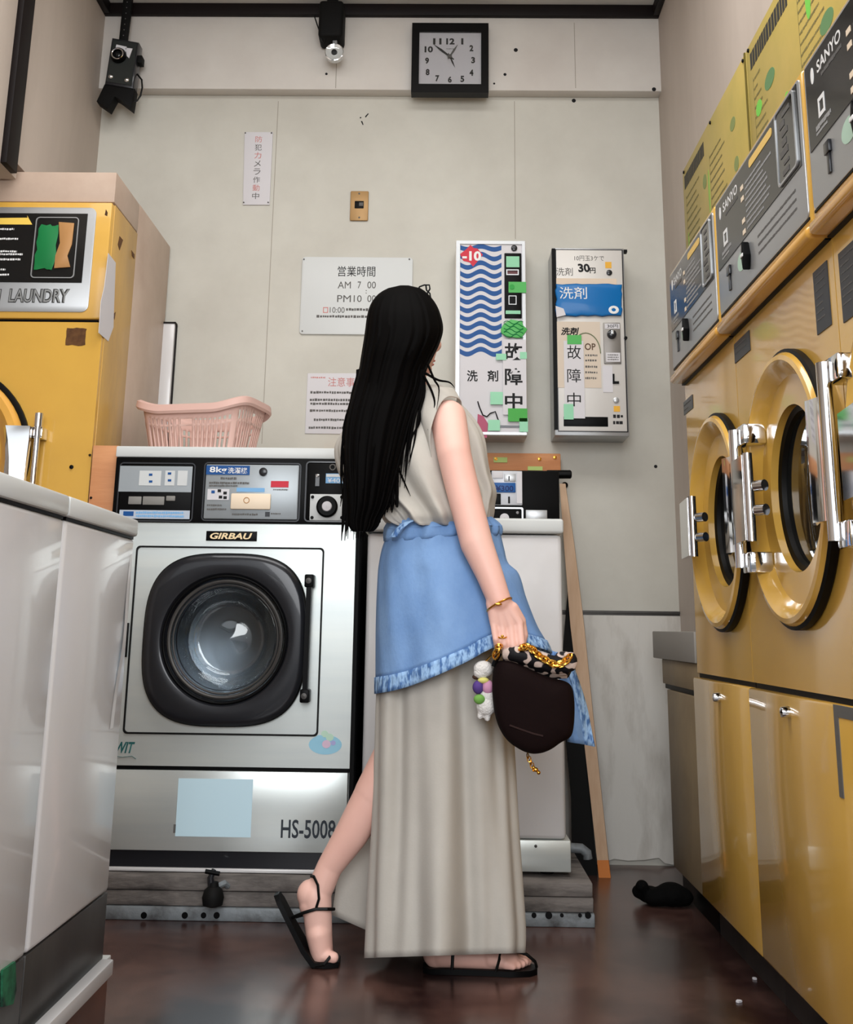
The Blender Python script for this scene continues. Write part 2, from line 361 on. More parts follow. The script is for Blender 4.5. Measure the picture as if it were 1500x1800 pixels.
struct('trim_4', MB().box(XL, XL+0.025, -0.9, YU-0.025, zt0, zcei+0.02, 0.003), 'trim')
yp = pX(28, 150, XL).y
struct('trim_5', MB().box(XL-0.002, XL+0.02, yp-0.055, yp+0.035, zpost, zcei+0.02, 0.003), 'trim')

# ============================================================ ON THE BACK WALL
# security camera on a perforated hanger
t = thing('security_camera', 'dark security camera box with a round lens hanging in the top left corner', 'camera', (pr(215, 110, 4.0)[0], 4.0, pr(215, 110, 4.0)[1]))
P = lambda x, y, Y=4.0: pr(x, y, Y)
MB(FY(4.0)).prism([P(199, 70), P(246, 78), P(236, 160), P(186, 152)], -0.045, 0.02, 0.008).build('housing', 'gunmetal', t)
MB(FY(4.0)).prism([P(202, 75), P(243, 82), P(234, 155), P(190, 148)], 0.02, 0.023).build('front_plate', mat('grey_plate', (52, 55, 54), 0.35, 0.4), t)
c = P(212, 104); l = MB(FY(4.0)).lathe([(0.030, 0.02), (0.030, 0.035), (0.026, 0.045), (0.018, 0.045), (0.016, 0.036), (0.001, 0.034)], c, 28)
lo = l.build('lens_ring', 'black', t)
MB(FY(4.0)).lathe([(0.024, 0.046), (0.022, 0.048), (0.019, 0.046)], c, 28).build('chrome_ring', 'chrome', lo)
MB(FY(4.0)).ball((c[0], c[1], 0.034), 0.012, 0.012, 0.006).build('lens', 'darkglass', lo)
for q in ([P(208, 84), P(226, 88), P(224, 97), P(206, 92)], [P(224, 90), P(236, 91), P(230, 108), P(226, 104)]):
    MB(FY(4.0)).prism(q, 0.023, 0.026).build('label_patch', 'paper', t)
for x, y in ((198, 140), (226, 146)): cc = P(x, y); MB(FY(4.0)).lathe([(0.009, 0.022), (0.009, 0.027), (0.005, 0.031), (0.0005, 0.032)], cc, 16).build('screw', 'chrome', t)
MB(FY(4.0)).prism([P(185, 150), P(238, 158), P(232, 193), P(210, 176), P(203, 172), P(191, 194), P(171, 180)], -0.04, 0.012, 0.004).build('bracket_clamp', 'blackm', t)
a, b = P(214, 74), P(224, -14); MB(FY(4.0)).prism([(a[0]-0.016, a[1]), (a[0]+0.016, a[1]), (b[0]+0.018, zcei+0.018), (b[0]-0.018, zcei+0.018)], -0.03, -0.01, 0.003).build('hanger', 'blackm', t)
m_ = MB(FY(4.0))
for k in range(9): m_.cyl((lerp(a[0], b[0], k/9)+0.001, lerp(a[1], b[1], k/9)+0.01), 0.0022, -0.0102, -0.009, 10)
m_.build('hanger_holes', 'greyink', t)
MB(FY(4.0)).box(P(243, 100)[0], P(251, 100)[0], P(243, 112)[1], P(243, 99)[1], -0.03, 0.01, 0.002).build('latch', 'blackm', t)
MB().tube([(*P(x, y)[:1], 4.0+0.01, P(x, y)[1]) for x, y in ((240, 128), (248, 138), (249, 152), (246, 166), (240, 175), (232, 178))], 0.0035, 8).build('cable', 'rubber', t)

# spot lamp under the ceiling trim
c = P(584, 40, 3.98)
t = thing('spot_lamp', 'black spotlight box with a small round glass lamp under the ceiling trim', 'lamp', (c[0], 3.98, c[1]))
x0, x1, z0, z1 = rectY(561, 4, 604, 68, 3.98)
MB(FY(3.98)).box(x0, x1, z0, z1, -0.09, 0.02, 0.014, 3).build('lamp_box', 'blackm', t)
MB().box((x0+x1)/2-0.02, (x0+x1)/2+0.02, 3.99, 4.03, z1-0.01, zcei+0.02).build('ceiling_bracket', 'blackm', t)
c = P(588, 78, 3.98); MB(FY(3.98)).box(c[0]-0.009, c[0]+0.009, c[1]-0.02, c[1]+0.026, -0.03, -0.012, 0.003).build('lamp_neck', 'silver', t)
c = P(588, 93, 3.98)
g = MB(FY(3.98)).lathe([(0.001, -0.046), (0.02, -0.042), (0.034, -0.02), (0.036, 0.0), (0.033, 0.010), (0.024, 0.006), (0.012, 0.004), (0.001, 0.006)], c, 32).build('lamp_glass', 'bulb', t)
MB(FY(3.98)).torus(c, 0.034, 0.003, 0.006, 32).build('lamp_rim', 'chrome', t)
MB(FY(3.98)).lathe([(0.012, 0.004), (0.010, 0.012), (0.0005, 0.013)], c, 20).build('lamp_socket', 'gunmetal', t)
MB().tube([(P(x, y, 3.98)[0], 3.98, P(x, y, 3.98)[1]) for x, y in ((552, 26), (558, 44), (563, 58), (566, 72), (570, 77), (573, 68))], 0.0025, 6).build('cable', 'rubber', t)

# clock
YK = YU-0.035; fk = FY(YK)
x0, x1, z0, z1 = rectY(724, 43, 859, 165, YK)
t = thing('wall_clock', 'square black framed wall clock with bold numerals above the notices', 'clock', ((x0+x1)/2, YK, z0))
O = [(x0, z0), (x1, z0), (x1, z1), (x0, z1)]
i0, i1, j0, j1 = rectY(737, 58, 846, 150, YK)
I = [(i0, j0), (i1, j0), (i1, j1), (i0, j1)]
MB(fk).ring(O, I, -0.034, 0.012).build('frame', mat('black_lacquer', (8, 7, 7), 0.35, spec=0.15), t)
face = MB(fk).box(i0, i1, j0, j1, -0.03, 0.0).build('dial', 'paper', t)
for s_, x, y in (('12', 792, 73), ('1', 813, 73), ('2', 829, 85), ('3', 832, 106), ('4', 829, 128), ('5', 813, 139), ('6', 791, 140), ('7', 769, 138), ('8', 752, 127), ('9', 751, 107), ('10', 754, 87), ('11', 769, 73)):
    c = pr(x, y, YK); hw = (0.0075 if len(s_) == 1 else 0.0165)
    if s_ == '1': hw = 0.004
    text(s_, fk, (c[0]-hw, c[0]+hw, c[1]-0.0135, c[1]+0.0135), 0.0006, 'ink', face, 'numeral', bold=0.045)
hc = pr(791, 100, YK)
for nm, x, y, wd, mm, tail in (('hour_hand', 805, 79, 0.004, 'greyink', 0.2), ('minute_hand', 763, 79, 0.0042, 'ink', 0.25), ('second_hand', 800, 119, 0.0028, 'ink', 0.3)):
    e = pr(x, y, YK); d = Vector((e[0]-hc[0], e[1]-hc[1])); nrm = Vector((-d.y, d.x)).normalized()
    pts = [Vector(hc)-d*tail+nrm*wd*0.5, Vector(hc)-d*tail-nrm*wd*0.5, Vector(hc)+d*0.55-nrm*wd, Vector(hc)+d, Vector(hc)+d*0.55+nrm*wd]
    MB(fk).prism([(p.x, p.y) for p in pts], 0.002, 0.004).build(nm, mm, t)
MB(fk).cyl(hc, 0.0085, 0.001, 0.006, 20).build('hand_hub', 'greyink', t)
a, b = pr(785, 86, YK), pr(799, 88, YK); m_ = MB(fk); dashes(m_, a[0], b[0], a[1], 0.003, 0.0, R); m_.build('small_print', 'greyink', face)
MB(fk).box(i0, i1, j0, j1, 0.008, 0.0095).build('glass_cover', mat('cover_glass', (255, 255, 255), 0.0, trans=1.0, spec=0.3), t)

# vertical notice strip
fw = FY(YB)
def sign(name, label, cat, px, n=0.006, m='paper', rad=0.004, mat_='paper', group=None):
    (ax, ay), (bx, by), (cx_, cy_), (dx, dy) = px
    q = [pr(*p, YB-n) for p in px]
    t = thing(name, label, cat, (sum(p[0] for p in q)/4, YB, min(p[1] for p in q)), group)
    MB(fw).prism(q, 0.0005, n, 0.0015).build('board', mat_, t)
    return t
t = sign('notice_strip', 'narrow white vertical paper notice high on the left of the wall', 'sign', ((427, 360), (474, 360), (480, 232), (430, 232)))
for k_, ch in enumerate('防犯カメラ作動中'):
    c = pr(lerp(455.5, 450, k_/7), 246+k_*14.2, YB); text(ch, fw, (c[0]-0.0135, c[0]+0.0135, c[1]-0.013, c[1]+0.013), 0.0066, 'redink' if ch in '防カ動' else 'greyink', t)
for x, y in ((432, 235), (478, 235), (429, 357), (472, 357)): c = pr(x, y, YB); MB(fw).cyl(c, 0.003, 0.006, 0.0085, 10).build('pin', 'greyink', t)

# switch plate
x0, x1, z0, z1 = rectY(616, 337, 648, 389, YB)
t = thing('switch_plate', 'brown metal wall plate with a small dark socket in its middle', 'switch', ((x0+x1)/2, YB, z0))
MB(fw).box(x0, x1, z0, z1, 0.0005, 0.010, 0.004).build('plate', 'brass', t)
a = rectY(624, 355, 640, 368, YB); MB(fw).box(*a, 0.009, 0.0125, 0.002).build('socket', 'black', t)
a = rectY(632, 358, 639, 364, YB); MB(fw).box(*a, 0.0122, 0.0135).build('socket_key', 'greyink', t)
for y in (342, 384): MB(fw).cyl(pr(632, y, YB), 0.0035, 0.009, 0.0115, 12).build('screw', 'greyink', t)

# opening hours board
t = thing('opening_hours_sign', 'white opening hours board with Japanese heading behind the woman', 'sign', (pr(627, 588, YB)[0], YB, pr(627, 588, YB)[1]))
q0, q1, q2, q3 = rectY(529, 452, 725, 588, YB-0.008)
MB(fw).prism(rrect(q0, q1, q2, q3, 0.012), 0.0005, 0.008, 0.0015).build('board', 'board', t)
for s_, bx in (('営業時間', (594, 468, 660, 486)), ('AM', (594, 495, 617, 507)), ('7', (629, 495, 635, 507)), ('00', (646, 495, 661, 507)), ('PM', (593, 519, 617, 531)), ('10', (622, 519, 636, 531)), ('00', (646, 519, 661, 531)), (':', (643, 510, 645, 516)), ('10:00', (580, 540, 606, 550))):
    a = rectY(*bx, YB-0.008); text(s_, fw, a, 0.0086, 'greyink' if s_ != '営業時間' else 'ink', t)
a = rectY(568, 540, 577, 550, YB-0.008); MB(fw).ring([(a[0], a[2]), (a[1], a[2]), (a[1], a[3]), (a[0], a[3])], [(a[0]+0.003, a[2]+0.003), (a[1]-0.003, a[2]+0.003), (a[1]-0.003, a[3]-0.003), (a[0]+0.003, a[3]-0.003)], 0.007, 0.0086).build('red_square', 'redink', t)
for (u0, u1, y) in ((609, 690, 545), (557, 700, 557)): m_ = MB(fw); a, b = pr(u0, y, YB), pr(u1, y, YB); dashes(m_, a[0], b[0], a[1], 0.011, 0.008, R, 0.2); m_.build('small_print', 'greyink', t)
for x, y in ((535, 457), (720, 457), (532, 583), (716, 583)): MB(fw).cyl(pr(x, y, YB), 0.003, 0.008, 0.010, 10).build('pin', 'greyink', t)

# caution notice
t = sign('caution_notice', 'laminated caution notice with faint red heading above the washer, beside the hair', 'sign', ((536, 762), (690, 764), (690, 656), (541, 656)), 0.004)
a = rectY(577, 664, 640, 680, YB); text('注意事項', fw, a, 0.0046, 'redink', t)
m_ = MB(fw); rr = random.Random(5)
for (y, x0, x1) in ((690, 546, 676), (703, 545, 676), (710, 546, 670), (722, 545, 676), (738, 552, 676), (752, 543, 660)): a, b = pr(x0, y, YB), pr(x1, y, YB); dashes(m_, a[0], b[0], a[1], 0.010, 0.004, rr, 0.2)
m_.build('small_print', 'greyink', t)
m_ = MB(fw); a, b = pr(547, 664, YB), pr(572, 664, YB); dashes(m_, a[0], b[0], a[1], 0.006, 0.004, rr); m_.build('red_print', 'redink', t)

# conduit between the left dryer and the basket
x0, x1, z0, z1 = rectY(281, 571, 306, 700, YB)
t = thing('wall_conduit', 'short white conduit cover on the wall behind the pink basket', 'conduit', ((x0+x1)/2, YB, z0-0.2))
MB(fw).box(x0, x1, z0-0.2, z1, 0.0005, 0.03, 0.003).build('cover', 'white', t)
MB(fw).box(x0-0.002, x1+0.004, z1-0.003, z1+0.003, 0.0005, 0.034).build('end_cap', 'trim', t)
MB(fw).box(x1, x1+0.005, z0-0.2, z1-0.003, 0.0005, 0.012).build('shadow_gap_strip', 'trim', t)

# ---------------------------------------- detergent vending boxes
YV = YB-0.15; fv = FY(YV)
V = lambda x, y: pr(x, y, YV)
def rv(*b): return rectY(*b, YV)
def patch(parent, name, b, n, m, bev=0.0, n0=0.0): return MB(fv).box(*rv(*b), n0, n, bev).build(name, m, parent)
def vtext(s_, b, n, m, parent, bold=0.0, **k): return text(s_, fv, rv(*b), n, m, parent, bold=bold, **k)
x0, x1, z0, z1 = rv(800, 423, 926, 766)
t = thing('detergent_dispenser', 'white coin detergent dispenser with blue wave stripes on its front', 'vending machine', ((x0+x1)/2, YB, z0), 'wall mounted detergent dispensers')
MB(fv).box(x0, x1, z0, z1, -0.149, 0.0, 0.004).build('case', mat('case_white', (214, 210, 204), 0.35, 0.1), t)
i = rv(808, 430, 919, 760)
MB(fv).ring([(x0+0.003, z0+0.003), (x1-0.003, z0+0.003), (x1-0.003, z1-0.003), (x0+0.003, z1-0.003)], [(i[0], i[2]), (i[1], i[2]), (i[1], i[3]), (i[0], i[3])], -0.002, 0.007).build('door_frame', 'silver', t)
dp = MB(fv).box(*i, -0.002, 0.002).build('door_panel', 'paper', t)
m_ = MB(fv); ua, ub = V(809, 520)[0], V(882, 520)[0]
for k in range(13):
    yc = 436+k*15.2
    wv = lambda s: V(840, yc)[1]+0.0095*math.cos((s-0.50)*3.1*PI)*(1 if k else 0.6)
    up = [(lerp(ua, ub, s/24), wv(s/24)+0.0090) for s in range(25)]; dn = [(lerp(ua, ub, s/24), wv(s/24)-0.0090) for s in range(25)]
    m_.prism(up+dn[::-1], 0.002, 0.0026)
m_.build('wave_stripes', 'blue', dp)
c = V(829, 450); st = []
for k in range(18):
    a = 2*PI*k/18; r_ = (0.045, 0.03)[k % 2] if k % 3 else 0.05
    st.append((c[0]+r_*math.cos(a)*0.95, c[1]+r_*math.sin(a)*0.95))
MB(fv).prism([(c[0]-0.042, c[1]+0.006), (c[0]-0.02, c[1]+0.024), (c[0]-0.004, c[1]+0.042), (c[0]+0.008, c[1]+0.03), (c[0]+0.022, c[1]+0.028), (c[0]+0.042, c[1]+0.004), (c[0]+0.024, c[1]-0.02), (c[0]+0.006, c[1]-0.042), (c[0]-0.006, c[1]-0.026), (c[0]-0.03, c[1]-0.02)], 0.0026, 0.0034).build('red_burst', 'red', dp)
vtext('-10', (813, 442, 846, 459), 0.0040, 'whiteink', dp, 0.04)
sp = patch(t, 'coin_column', (887, 446, 917, 560), 0.008, 'black', 0.002)
MB(fv).lathe([(0.0115, 0.002), (0.0115, 0.007), (0.008, 0.009), (0.0005, 0.009)], V(904, 437), 20).build('lock', 'gunmetal', t)
patch(sp, 'pale_tape', (890, 452, 913, 471), 0.0095, 'tapel', 0, 0.008)
fr = rv(890, 475, 912, 485); MB(fv).ring([(fr[0], fr[2]), (fr[1], fr[2]), (fr[1], fr[3]), (fr[0], fr[3])], [(fr[0]+.004, fr[2]+.004), (fr[1]-.004, fr[2]+.004), (fr[1]-.004, fr[3]-.004), (fr[0]+.004, fr[3]-.004)], 0.007, 0.0105).build('coin_slot', 'silver', sp)
patch(sp, 'slot_window', (892, 478, 910, 483), 0.009, mat('maroon_window', (92, 52, 56), 0.4), 0, 0.008)
patch(sp, 'green_tape', (894, 497, 925, 516), 0.0115, 'tape', 0, 0.0105)
MB(fv).cyl(V(900, 506), 0.0095, 0.008, 0.0135, 18).build('push_button', mat('green_button', (40, 150, 60), 0.4), sp)
fr = rv(894, 521, 908, 537); MB(fv).ring([(fr[0], fr[2]), (fr[1], fr[2]), (fr[1], fr[3]), (fr[0], fr[3])], [(fr[0]+.003, fr[2]+.003), (fr[1]-.003, fr[2]+.003), (fr[1]-.003, fr[3]-.003), (fr[0]+.003, fr[3]-.003)], 0.007, 0.0115).build('return_slot', 'silver', sp)
patch(sp, 'mint_strip', (889, 547, 915, 553), 0.009, 'tapel', 0, 0.008)
cc = V(903, 580); m_ = MB(fv)
rr = random.Random(2); pl = [(cc[0]+(0.044+0.006*rr.uniform(-1, 1))*math.cos(2*PI*k/14), cc[1]+(0.036+0.006*rr.uniform(-1, 1))*math.sin(2*PI*k/14)) for k in range(14)]
MB(fv).prism(pl, 0.0085, 0.014, 0.002).build('crumpled_tape', 'tape', t)
m_ = MB(fv)
for k in range(6): m_.tube([(cc[0]-0.036+0.007*q, cc[1]+0.024-0.010*k+0.006*math.sin(q*0.9+k*1.7), 0.0142) for q in range(11)], 0.0016, 5)
m_.build('tape_creases', 'taped', t)
pn = patch(t, 'out_of_order_paper', (884, 598, 925, 730), 0.0095, 'paper', 0, 0.008)
for ch, y, hh in (('故', 619, 15), ('障', 663, 15), ('中', 706, 14)): vtext(ch, (887.5, y-hh, 918.5, y+hh), 0.0100, 'ink', pn, 0.02)
for ch, x in (('洗', 830.5), ('剤', 866.5)): vtext(ch, (x-9.5, 651, x+9.5, 671), 0.0028, 'ink', dp, 0.015)
for nm, b, mm in (('green_tape', (893, 719, 927, 742), 'taped'), ('pale_tape', (862, 690, 884, 712), 'tapel'), ('pale_tape', (858, 739, 879, 758), 'tapel'), ('pale_tape', (913, 736, 928, 760), 'tapel'), ('green_tape', (872, 623, 890, 634), 'tapel'), ('pale_tape', (914, 620, 926, 632), 'tapel')):
    patch(t, nm, b, 0.0115, mm if nm != 'green_tape' or mm != 'taped' else mat('leaf_green_tape', (62, 158, 60), 0.4), 0, 0.0105)
patch(t, 'collection_slot', (858, 748, 918, 752), 0.004, 'gunmetal', 0, 0.0)
MB(fv).tube([(*V(x, y), 0.006) for x, y in ((840, 706), (843, 716), (849, 730), (856, 733), (862, 727), (871, 724), (874, 733), (877, 741))], 0.0022, 6).build('loose_wire', 'black', t)
MB(fv).prism([V(840, 728), V(850, 732), V(858, 745), V(856, 770), V(838, 770)], 0.002, 0.005).build('magenta_sticker', mat('magenta_print', (172, 84, 110), 0.5), t)

x0, x1, z0, z1 = rv(973, 436, 1102, 766)
t = thing('detergent_dispenser', 'grey coin detergent dispenser with a blue detergent packet taped on its front', 'vending machine', ((x0+x1)/2, YB, z0), 'wall mounted detergent dispensers')
MB(fv).box(x0, x1, z0, z1, -0.149, 0.0, 0.003).build('case', 'silver', t)
MB(fv).box(x0-0.001, x0+0.012, z0+0.02, z1-0.004, -0.01, 0.004).build('hinge_strip', 'black', t)
dp = MB(fv).box(*rv(980, 440, 1098, 758), -0.002, 0.003, 0.002).build('door_panel', mat('door_grey', (204, 201, 197), 0.4, 0.1), t)
i = rv(980, 440, 1098, 758); m_ = MB(fv).ring([(i[0]-.003, i[2]-.003), (i[1]+.004, i[2]-.003), (i[1]+.004, i[3]+.003), (i[0]-.003, i[3]+.003)], [(i[0]+.002, i[2]+.002), (i[1]-.002, i[2]+.002), (i[1]-.002, i[3]-.002), (i[0]+.002, i[3]-.002)], -0.001, 0.002); m_.build('door_gap', 'gunmetal', t)
vtext('10円玉3ケで', (1010, 450, 1062, 459), 0.0036, 'greyink', dp, 0.0)
vtext('30', (1016, 464, 1037, 479), 0.0036, 'ink', dp, 0.04, shear=-0.1); vtext('円', (1037, 471, 1047, 481), 0.0036, 'ink', dp, 0.02)
vtext('洗剤', (978, 471, 1007, 485), 0.0036, 'greyink', dp, 0.0)
patch(dp, 'amber_label', (1064, 461, 1075, 472), 0.004, 'amber', 0, 0.003)
for x, y in ((1071, 480), (1083, 704)): MB(fv).lathe([(0.0105, 0.002), (0.0105, 0.007), (0.006, 0.009), (0.0005, 0.009)], V(x, y), 20).build('lock', 'silver' if y > 600 else 'gunmetal', t)
patch(dp, 'cream_strip', (978, 490, 1084, 500), 0.004, mat('cream_band', (214, 196, 176), 0.5), 0, 0.003)
rr = random.Random(9); pk = []
for k in range(40):
    s = k/40*4; e = int(s); q = s-e; b = ((977, 501), (1093, 501), (1093, 557), (977, 557)); p0, p1 = b[e], b[(e+1) % 4]
    pk.append(V(lerp(p0[0], p1[0], q)+rr.uniform(-1.5, 1.5), lerp(p0[1], p1[1], q)+rr.uniform(-1.2, 1.2)))
bg_ = MB(fv).prism(pk, 0.003, 0.018, 0.008).build('detergent_packet', 'bluebag', t)
vtext('洗剤', (983, 507, 1031, 528), 0.0186, 'whiteink', bg_, 0.0)
MB(fv).lathe([(0.017, 0.0182), (0.014, 0.0195), (0.009, 0.0195), (0.007, 0.0182)], V(1078, 547), 24, 1.1, 0.9).build('swirl_logo', 'whiteink', bg_)
MB(fv).prism([V(976, 540), V(990, 545), V(994, 556), V(978, 560)], 0.0172, 0.0190).build('torn_corner', 'paper', bg_)
po = patch(t, 'price_card', (980, 566, 1056, 682), 0.0045, mat('beige_card', (206, 192, 176), 0.6), 0, 0.003)
c = V(1030, 612); m_ = MB(fv); m_.tube([(c[0]-0.052*math.cos(a)*1.0, c[1]+0.075*math.sin(a)-0.02, 0.0052) for a in [PI*k/16 for k in range(17)]], 0.002, 5); m_.build('drawn_arch', mat('olive_ink', (120, 128, 100), 0.7), po)
vtext('洗剤', (986, 576, 1018, 590), 0.0050, 'ink', po, 0.03, shear=0.2); vtext('OP', (1028, 604, 1047, 616), 0.005, mat('brown_ink', (92, 72, 58), 0.7), po, 0.02)
m_ = MB(fv)
for y in (625, 634, 645, 655, 665): a, b = V(1029, y), V(1050, y); dashes(m_, a[0], b[0], a[1], 0.008, 0.0045, R, 0.3)
m_.build('small_print', 'greyink', po)
pn = patch(t, 'out_of_order_paper', (992, 600, 1027, 736), 0.0075, 'paper', 0, 0.0065)
for ch, y, hh in (('故', 620, 12), ('障', 661, 12), ('中', 703, 12)): vtext(ch, (997, y-hh, 1021, y+hh), 0.0080, 'ink', pn, 0.0)
for b in ((997, 590, 1022, 606),): patch(t, 'green_tape', b, 0.0090, 'tape', 0, 0.008)
patch(t, 'pale_tape', (991, 711, 1008, 738), 0.0090, 'tapel', 0, 0.008)
cm = patch(t, 'coin_mechanism', (1061, 568, 1091, 640), 0.008, mat('coin_grey', (128, 124, 120), 0.4, 0.4), 0.002)
patch(cm, 'price_label', (1063, 570, 1089, 579), 0.0090, 'paper', 0, 0.008); vtext('30円', (1067, 571.5, 1086, 577.5), 0.0096, 'ink', cm)
MB(fv).lathe([(0.017, 0.008), (0.016, 0.018), (0.009, 0.022), (0.0005, 0.022)], V(1075, 589), 24).build('coin_knob', 'gunmetal', cm)
MB(fv).box(*rv(1073, 583, 1078, 590), 0.02, 0.024, 0.001).build('knob_pointer', 'silver', cm)
patch(cm, 'instruction_label', (1065, 621, 1090, 637), 0.0095, 'paper', 0, 0.008)
m_ = MB(fv)
for y in (625, 629, 633): a, b = V(1068, y), V(1087, y); dashes(m_, a[0], b[0], a[1], 0.005, 0.0095, R)
m_.build('small_print', 'greyink', cm)
patch(t, 'white_tape', (1060, 643, 1077, 690), 0.0050, 'paper', 0, 0.003)
MB(fv).prism([V(1077, 658), V(1080, 658), V(1080, 671), V(1088, 671), V(1088, 675), V(1077, 675)], 0.003, 0.009).build('door_latch', 'black', t)
patch(dp, 'amber_label', (1079, 714, 1090, 724), 0.004, 'amber', 0, 0.003)
m_ = MB(fv)
for y in (732, 743): a, b = V(1078, y), V(1096, y); dashes(m_, a[0], b[0], a[1], 0.013, 0.003, R, 0.2)
m_.build('handwriting', 'ink', dp)
patch(t, 'collection_slot', (991, 733, 1069, 750), 0.0045, 'black', 0.001, 0.0)
MB(fv).box(x1-0.001, x1+0.012, z1-0.016, z1-0.006, -0.02, 0.004).build('hasp', 'black', t)
MB(fv).cyl((x1-0.004, V(1096, 595)[1]), 0.006, 0.0, 0.01, 12).build('hinge_pin', 'black', t)

# ============================================================ WASHERS ON THE CONCRETE BASE
def pZ(px, py, Z): v = _ray(px, py); return CO + v*((Z-CAMH)/v.z)
YC = 3.29; YW = 3.335
zb = pY(600, 1545, YC).z; xe = pY(1046, 1590, YC).x
t = thing('concrete_step', 'worn grey layered step under the two washers', 'step', (-0.2, YC+0.4, 0))
z1_, z2_ = pY(600, 1570, YC).z, pY(600, 1598, YC).z
MB().box(-1.04, xe, YC, YB-0.03, 0.0, z2_-0.002, 0.004).build('metal_edge', 'concrete2', t)
MB().box(-1.04, xe-0.002, YC+0.006, YB-0.03, z2_-0.001, z1_-0.002, 0.005).build('middle_layer', 'concrete', t)
MB().box(-1.04, xe-0.004, YC+0.002, YB-0.03, z1_-0.001, zb, 0.005).build('top_layer', 'concrete', t)
m_ = MB(FY(YC))
for x, r_ in ((253, 5), (325, 5), (358, 4.5), (381, 5), (939, 4), (965, 5.5), (988, 3), (1020, 3), (1034, 5)): m_.cyl(pr(x, 1609, YC), r_/600, -0.002, 0.0012, 14)
m_.build('bolt_holes', 'black', t)

fw_ = FY(YW); W = lambda x, y: pr(x, y, YW)
def rw(*b): return rectY(*b, YW)
def wp(parent, name, b, n0, n1, m, bev=0.0): return MB(fw_).box(*rw(*b), n0, n1, bev).build(name, m, parent)
def wt(s_, b, n, m, parent, **k): return text(s_, fw_, rw(*b), n, m, parent, **k)
# ---- steel front loader
xl, xr = W(196, 900)[0], W(626, 935)[0]
zt, zc0, zf1, zsk0, zsk1, zbt = W(400, 786)[1], W(400, 806)[1], W(400, 920)[1], W(400, 1497)[1], W(400, 1527)[1], W(400, 1534)[1]
t = thing('front_load_washer', 'stainless front loading washer with a round glass door and black control panel', 'washing machine', ((xl+xr)/2, YW, zb))
dep = -(YB-0.09-YW)
sc_, zc_ = W(397, 1123), 0
RP = (W(507, 1123)[0]-W(288, 1123)[0])/2
zmid = W(400, 1348)[1]
body = MB(fw_).ring(on_rect(sc_, xl, xr, zmid, zf1, 64), circ(sc_, RP*0.98, RP*0.98, 64), -0.02, 0.0)
body.box(xl, xl+0.003, zbt, zf1, dep, -0.02).box(xr-0.003, xr, zbt, zf1, dep, -0.02).box(xl, xr, zbt, zf1, dep, dep+0.003)
body.build('cabinet', 'steel', t)
MB(fw_).box(xl, xr, zbt, zsk0, dep+0.01, -0.03).build('inner_base', 'black', t)
MB(fw_).box(xl+0.004, xr, zmid-0.010, zmid-0.0005, -0.012, -0.004).build('panel_gap', 'black', t)
lowp = MB(fw_).box(xl+0.002, xr-0.004, zsk0, zmid-0.011, -0.012, 0.0, 0.002).build('lower_panel', 'steel', t)
MB(fw_).box(xl+0.003, xr-0.002, zsk1, zsk0-0.001, -0.03, -0.008).build('plinth', 'gunmetal', t)
MB(fw_).box(xl, xr, zbt, zsk1-0.0005, -0.03, 0.0, 0.002).build('base_rail', 'white', t)
for x in (xl+0.06, xr-0.06): MB(fw_).cyl((x, 0), 0.02, -0.03, -0.03, 4) if False else MB().lathe([(0.022, zb), (0.022, zb+0.008), (0.012, zb+0.012), (0.012, zbt)], (x, YW+0.08), 16, cap0=True, cap1=True).build('foot', 'black', t)
MB(fw_).box(xr-0.0005, xr+0.011, zbt+0.02, zf1, dep, -0.004).build('side_gap_seal', 'black', t)
MB(fw_).box(xl, xr, zc0+0.001, zt, dep, 0.004, 0.004).build('top_cover', 'whiteb', t)
# door surround with a black edge line
dr = rw(231, 964, 562, 1289)
MB(fw_).ring(rrect(dr[0]-0.005, dr[1]+0.005, dr[2]-0.005, dr[3]+0.005, 0.012), rrect(dr[0], dr[1], dr[2], dr[3], 0.010), -0.001, 0.003).build('edge_gasket', 'rubber', t)
dg = rw(255, 975, 538, 1275); dc = ((dg[0]+dg[1])/2, (dg[2]+dg[3])/2)
door = MB(fw_)
ru, rv_ = (dg[1]-dg[0])/2, (dg[3]-dg[2])/2
dl = []
for (k_, n) in ((1.0, 0.001), (1.0, 0.018), (0.97, 0.026), (0.93, 0.028)): dl.append([(p[0], p[1], n) for p in circ(dc, ru*k_, rv_*k_, 96, 3.1)])
for (r_, n) in ((1.12, 0.030), (1.03, 0.026), (1.0, 0.018), (0.96, 0.004), (0.94, -0.015)): dl.append([(p[0], p[1], n) for p in circ(sc_, RP*r_, RP*r_, 96)])
door = door.loops(dl).build('door', 'gunmetal', t)
MB(fw_).loops([[(p[0], p[1], n) for p in circ(dc, ru*k_, rv_*k_, 96, 3.1)] for k_, n in ((1.015, 0.001), (1.015, 0.014), (1.0, 0.0185), (0.985, 0.0185))]).build('door_gasket', 'rubber', door)
for (r_, n, rr_) in ((0.98, 0.020, 0.004), (0.90, 0.012, 0.006), (0.84, 0.006, 0.003)): MB(fw_).torus(sc_, RP*r_, rr_, n, 64).build('trim_ring', 'black' if r_ > 0.95 else 'dsteel', door)
gp = [(0.93, -0.012), (0.88, -0.004), (0.80, 0.000), (0.74, -0.012), (0.66, -0.04), (0.58, -0.062), (0.5, -0.068), (0.25, -0.060), (0.002, -0.056)]
MB(fw_).lathe([(RP*r_, n) for r_, n in gp]+[(RP*r_, n-0.006) for r_, n in gp[::-1]], sc_, 64).build('door_glass', 'glass', door)
MB(fw_).lathe([(RP*0.97, -0.018), (RP*0.97, -0.34), (RP*0.3, -0.36), (0.001, -0.36)], sc_, 48).build('drum', mat('dim_drum', (92, 98, 106), 0.25, 0.9), t)
h0, h1 = W(546, 1022), W(538, 1222)
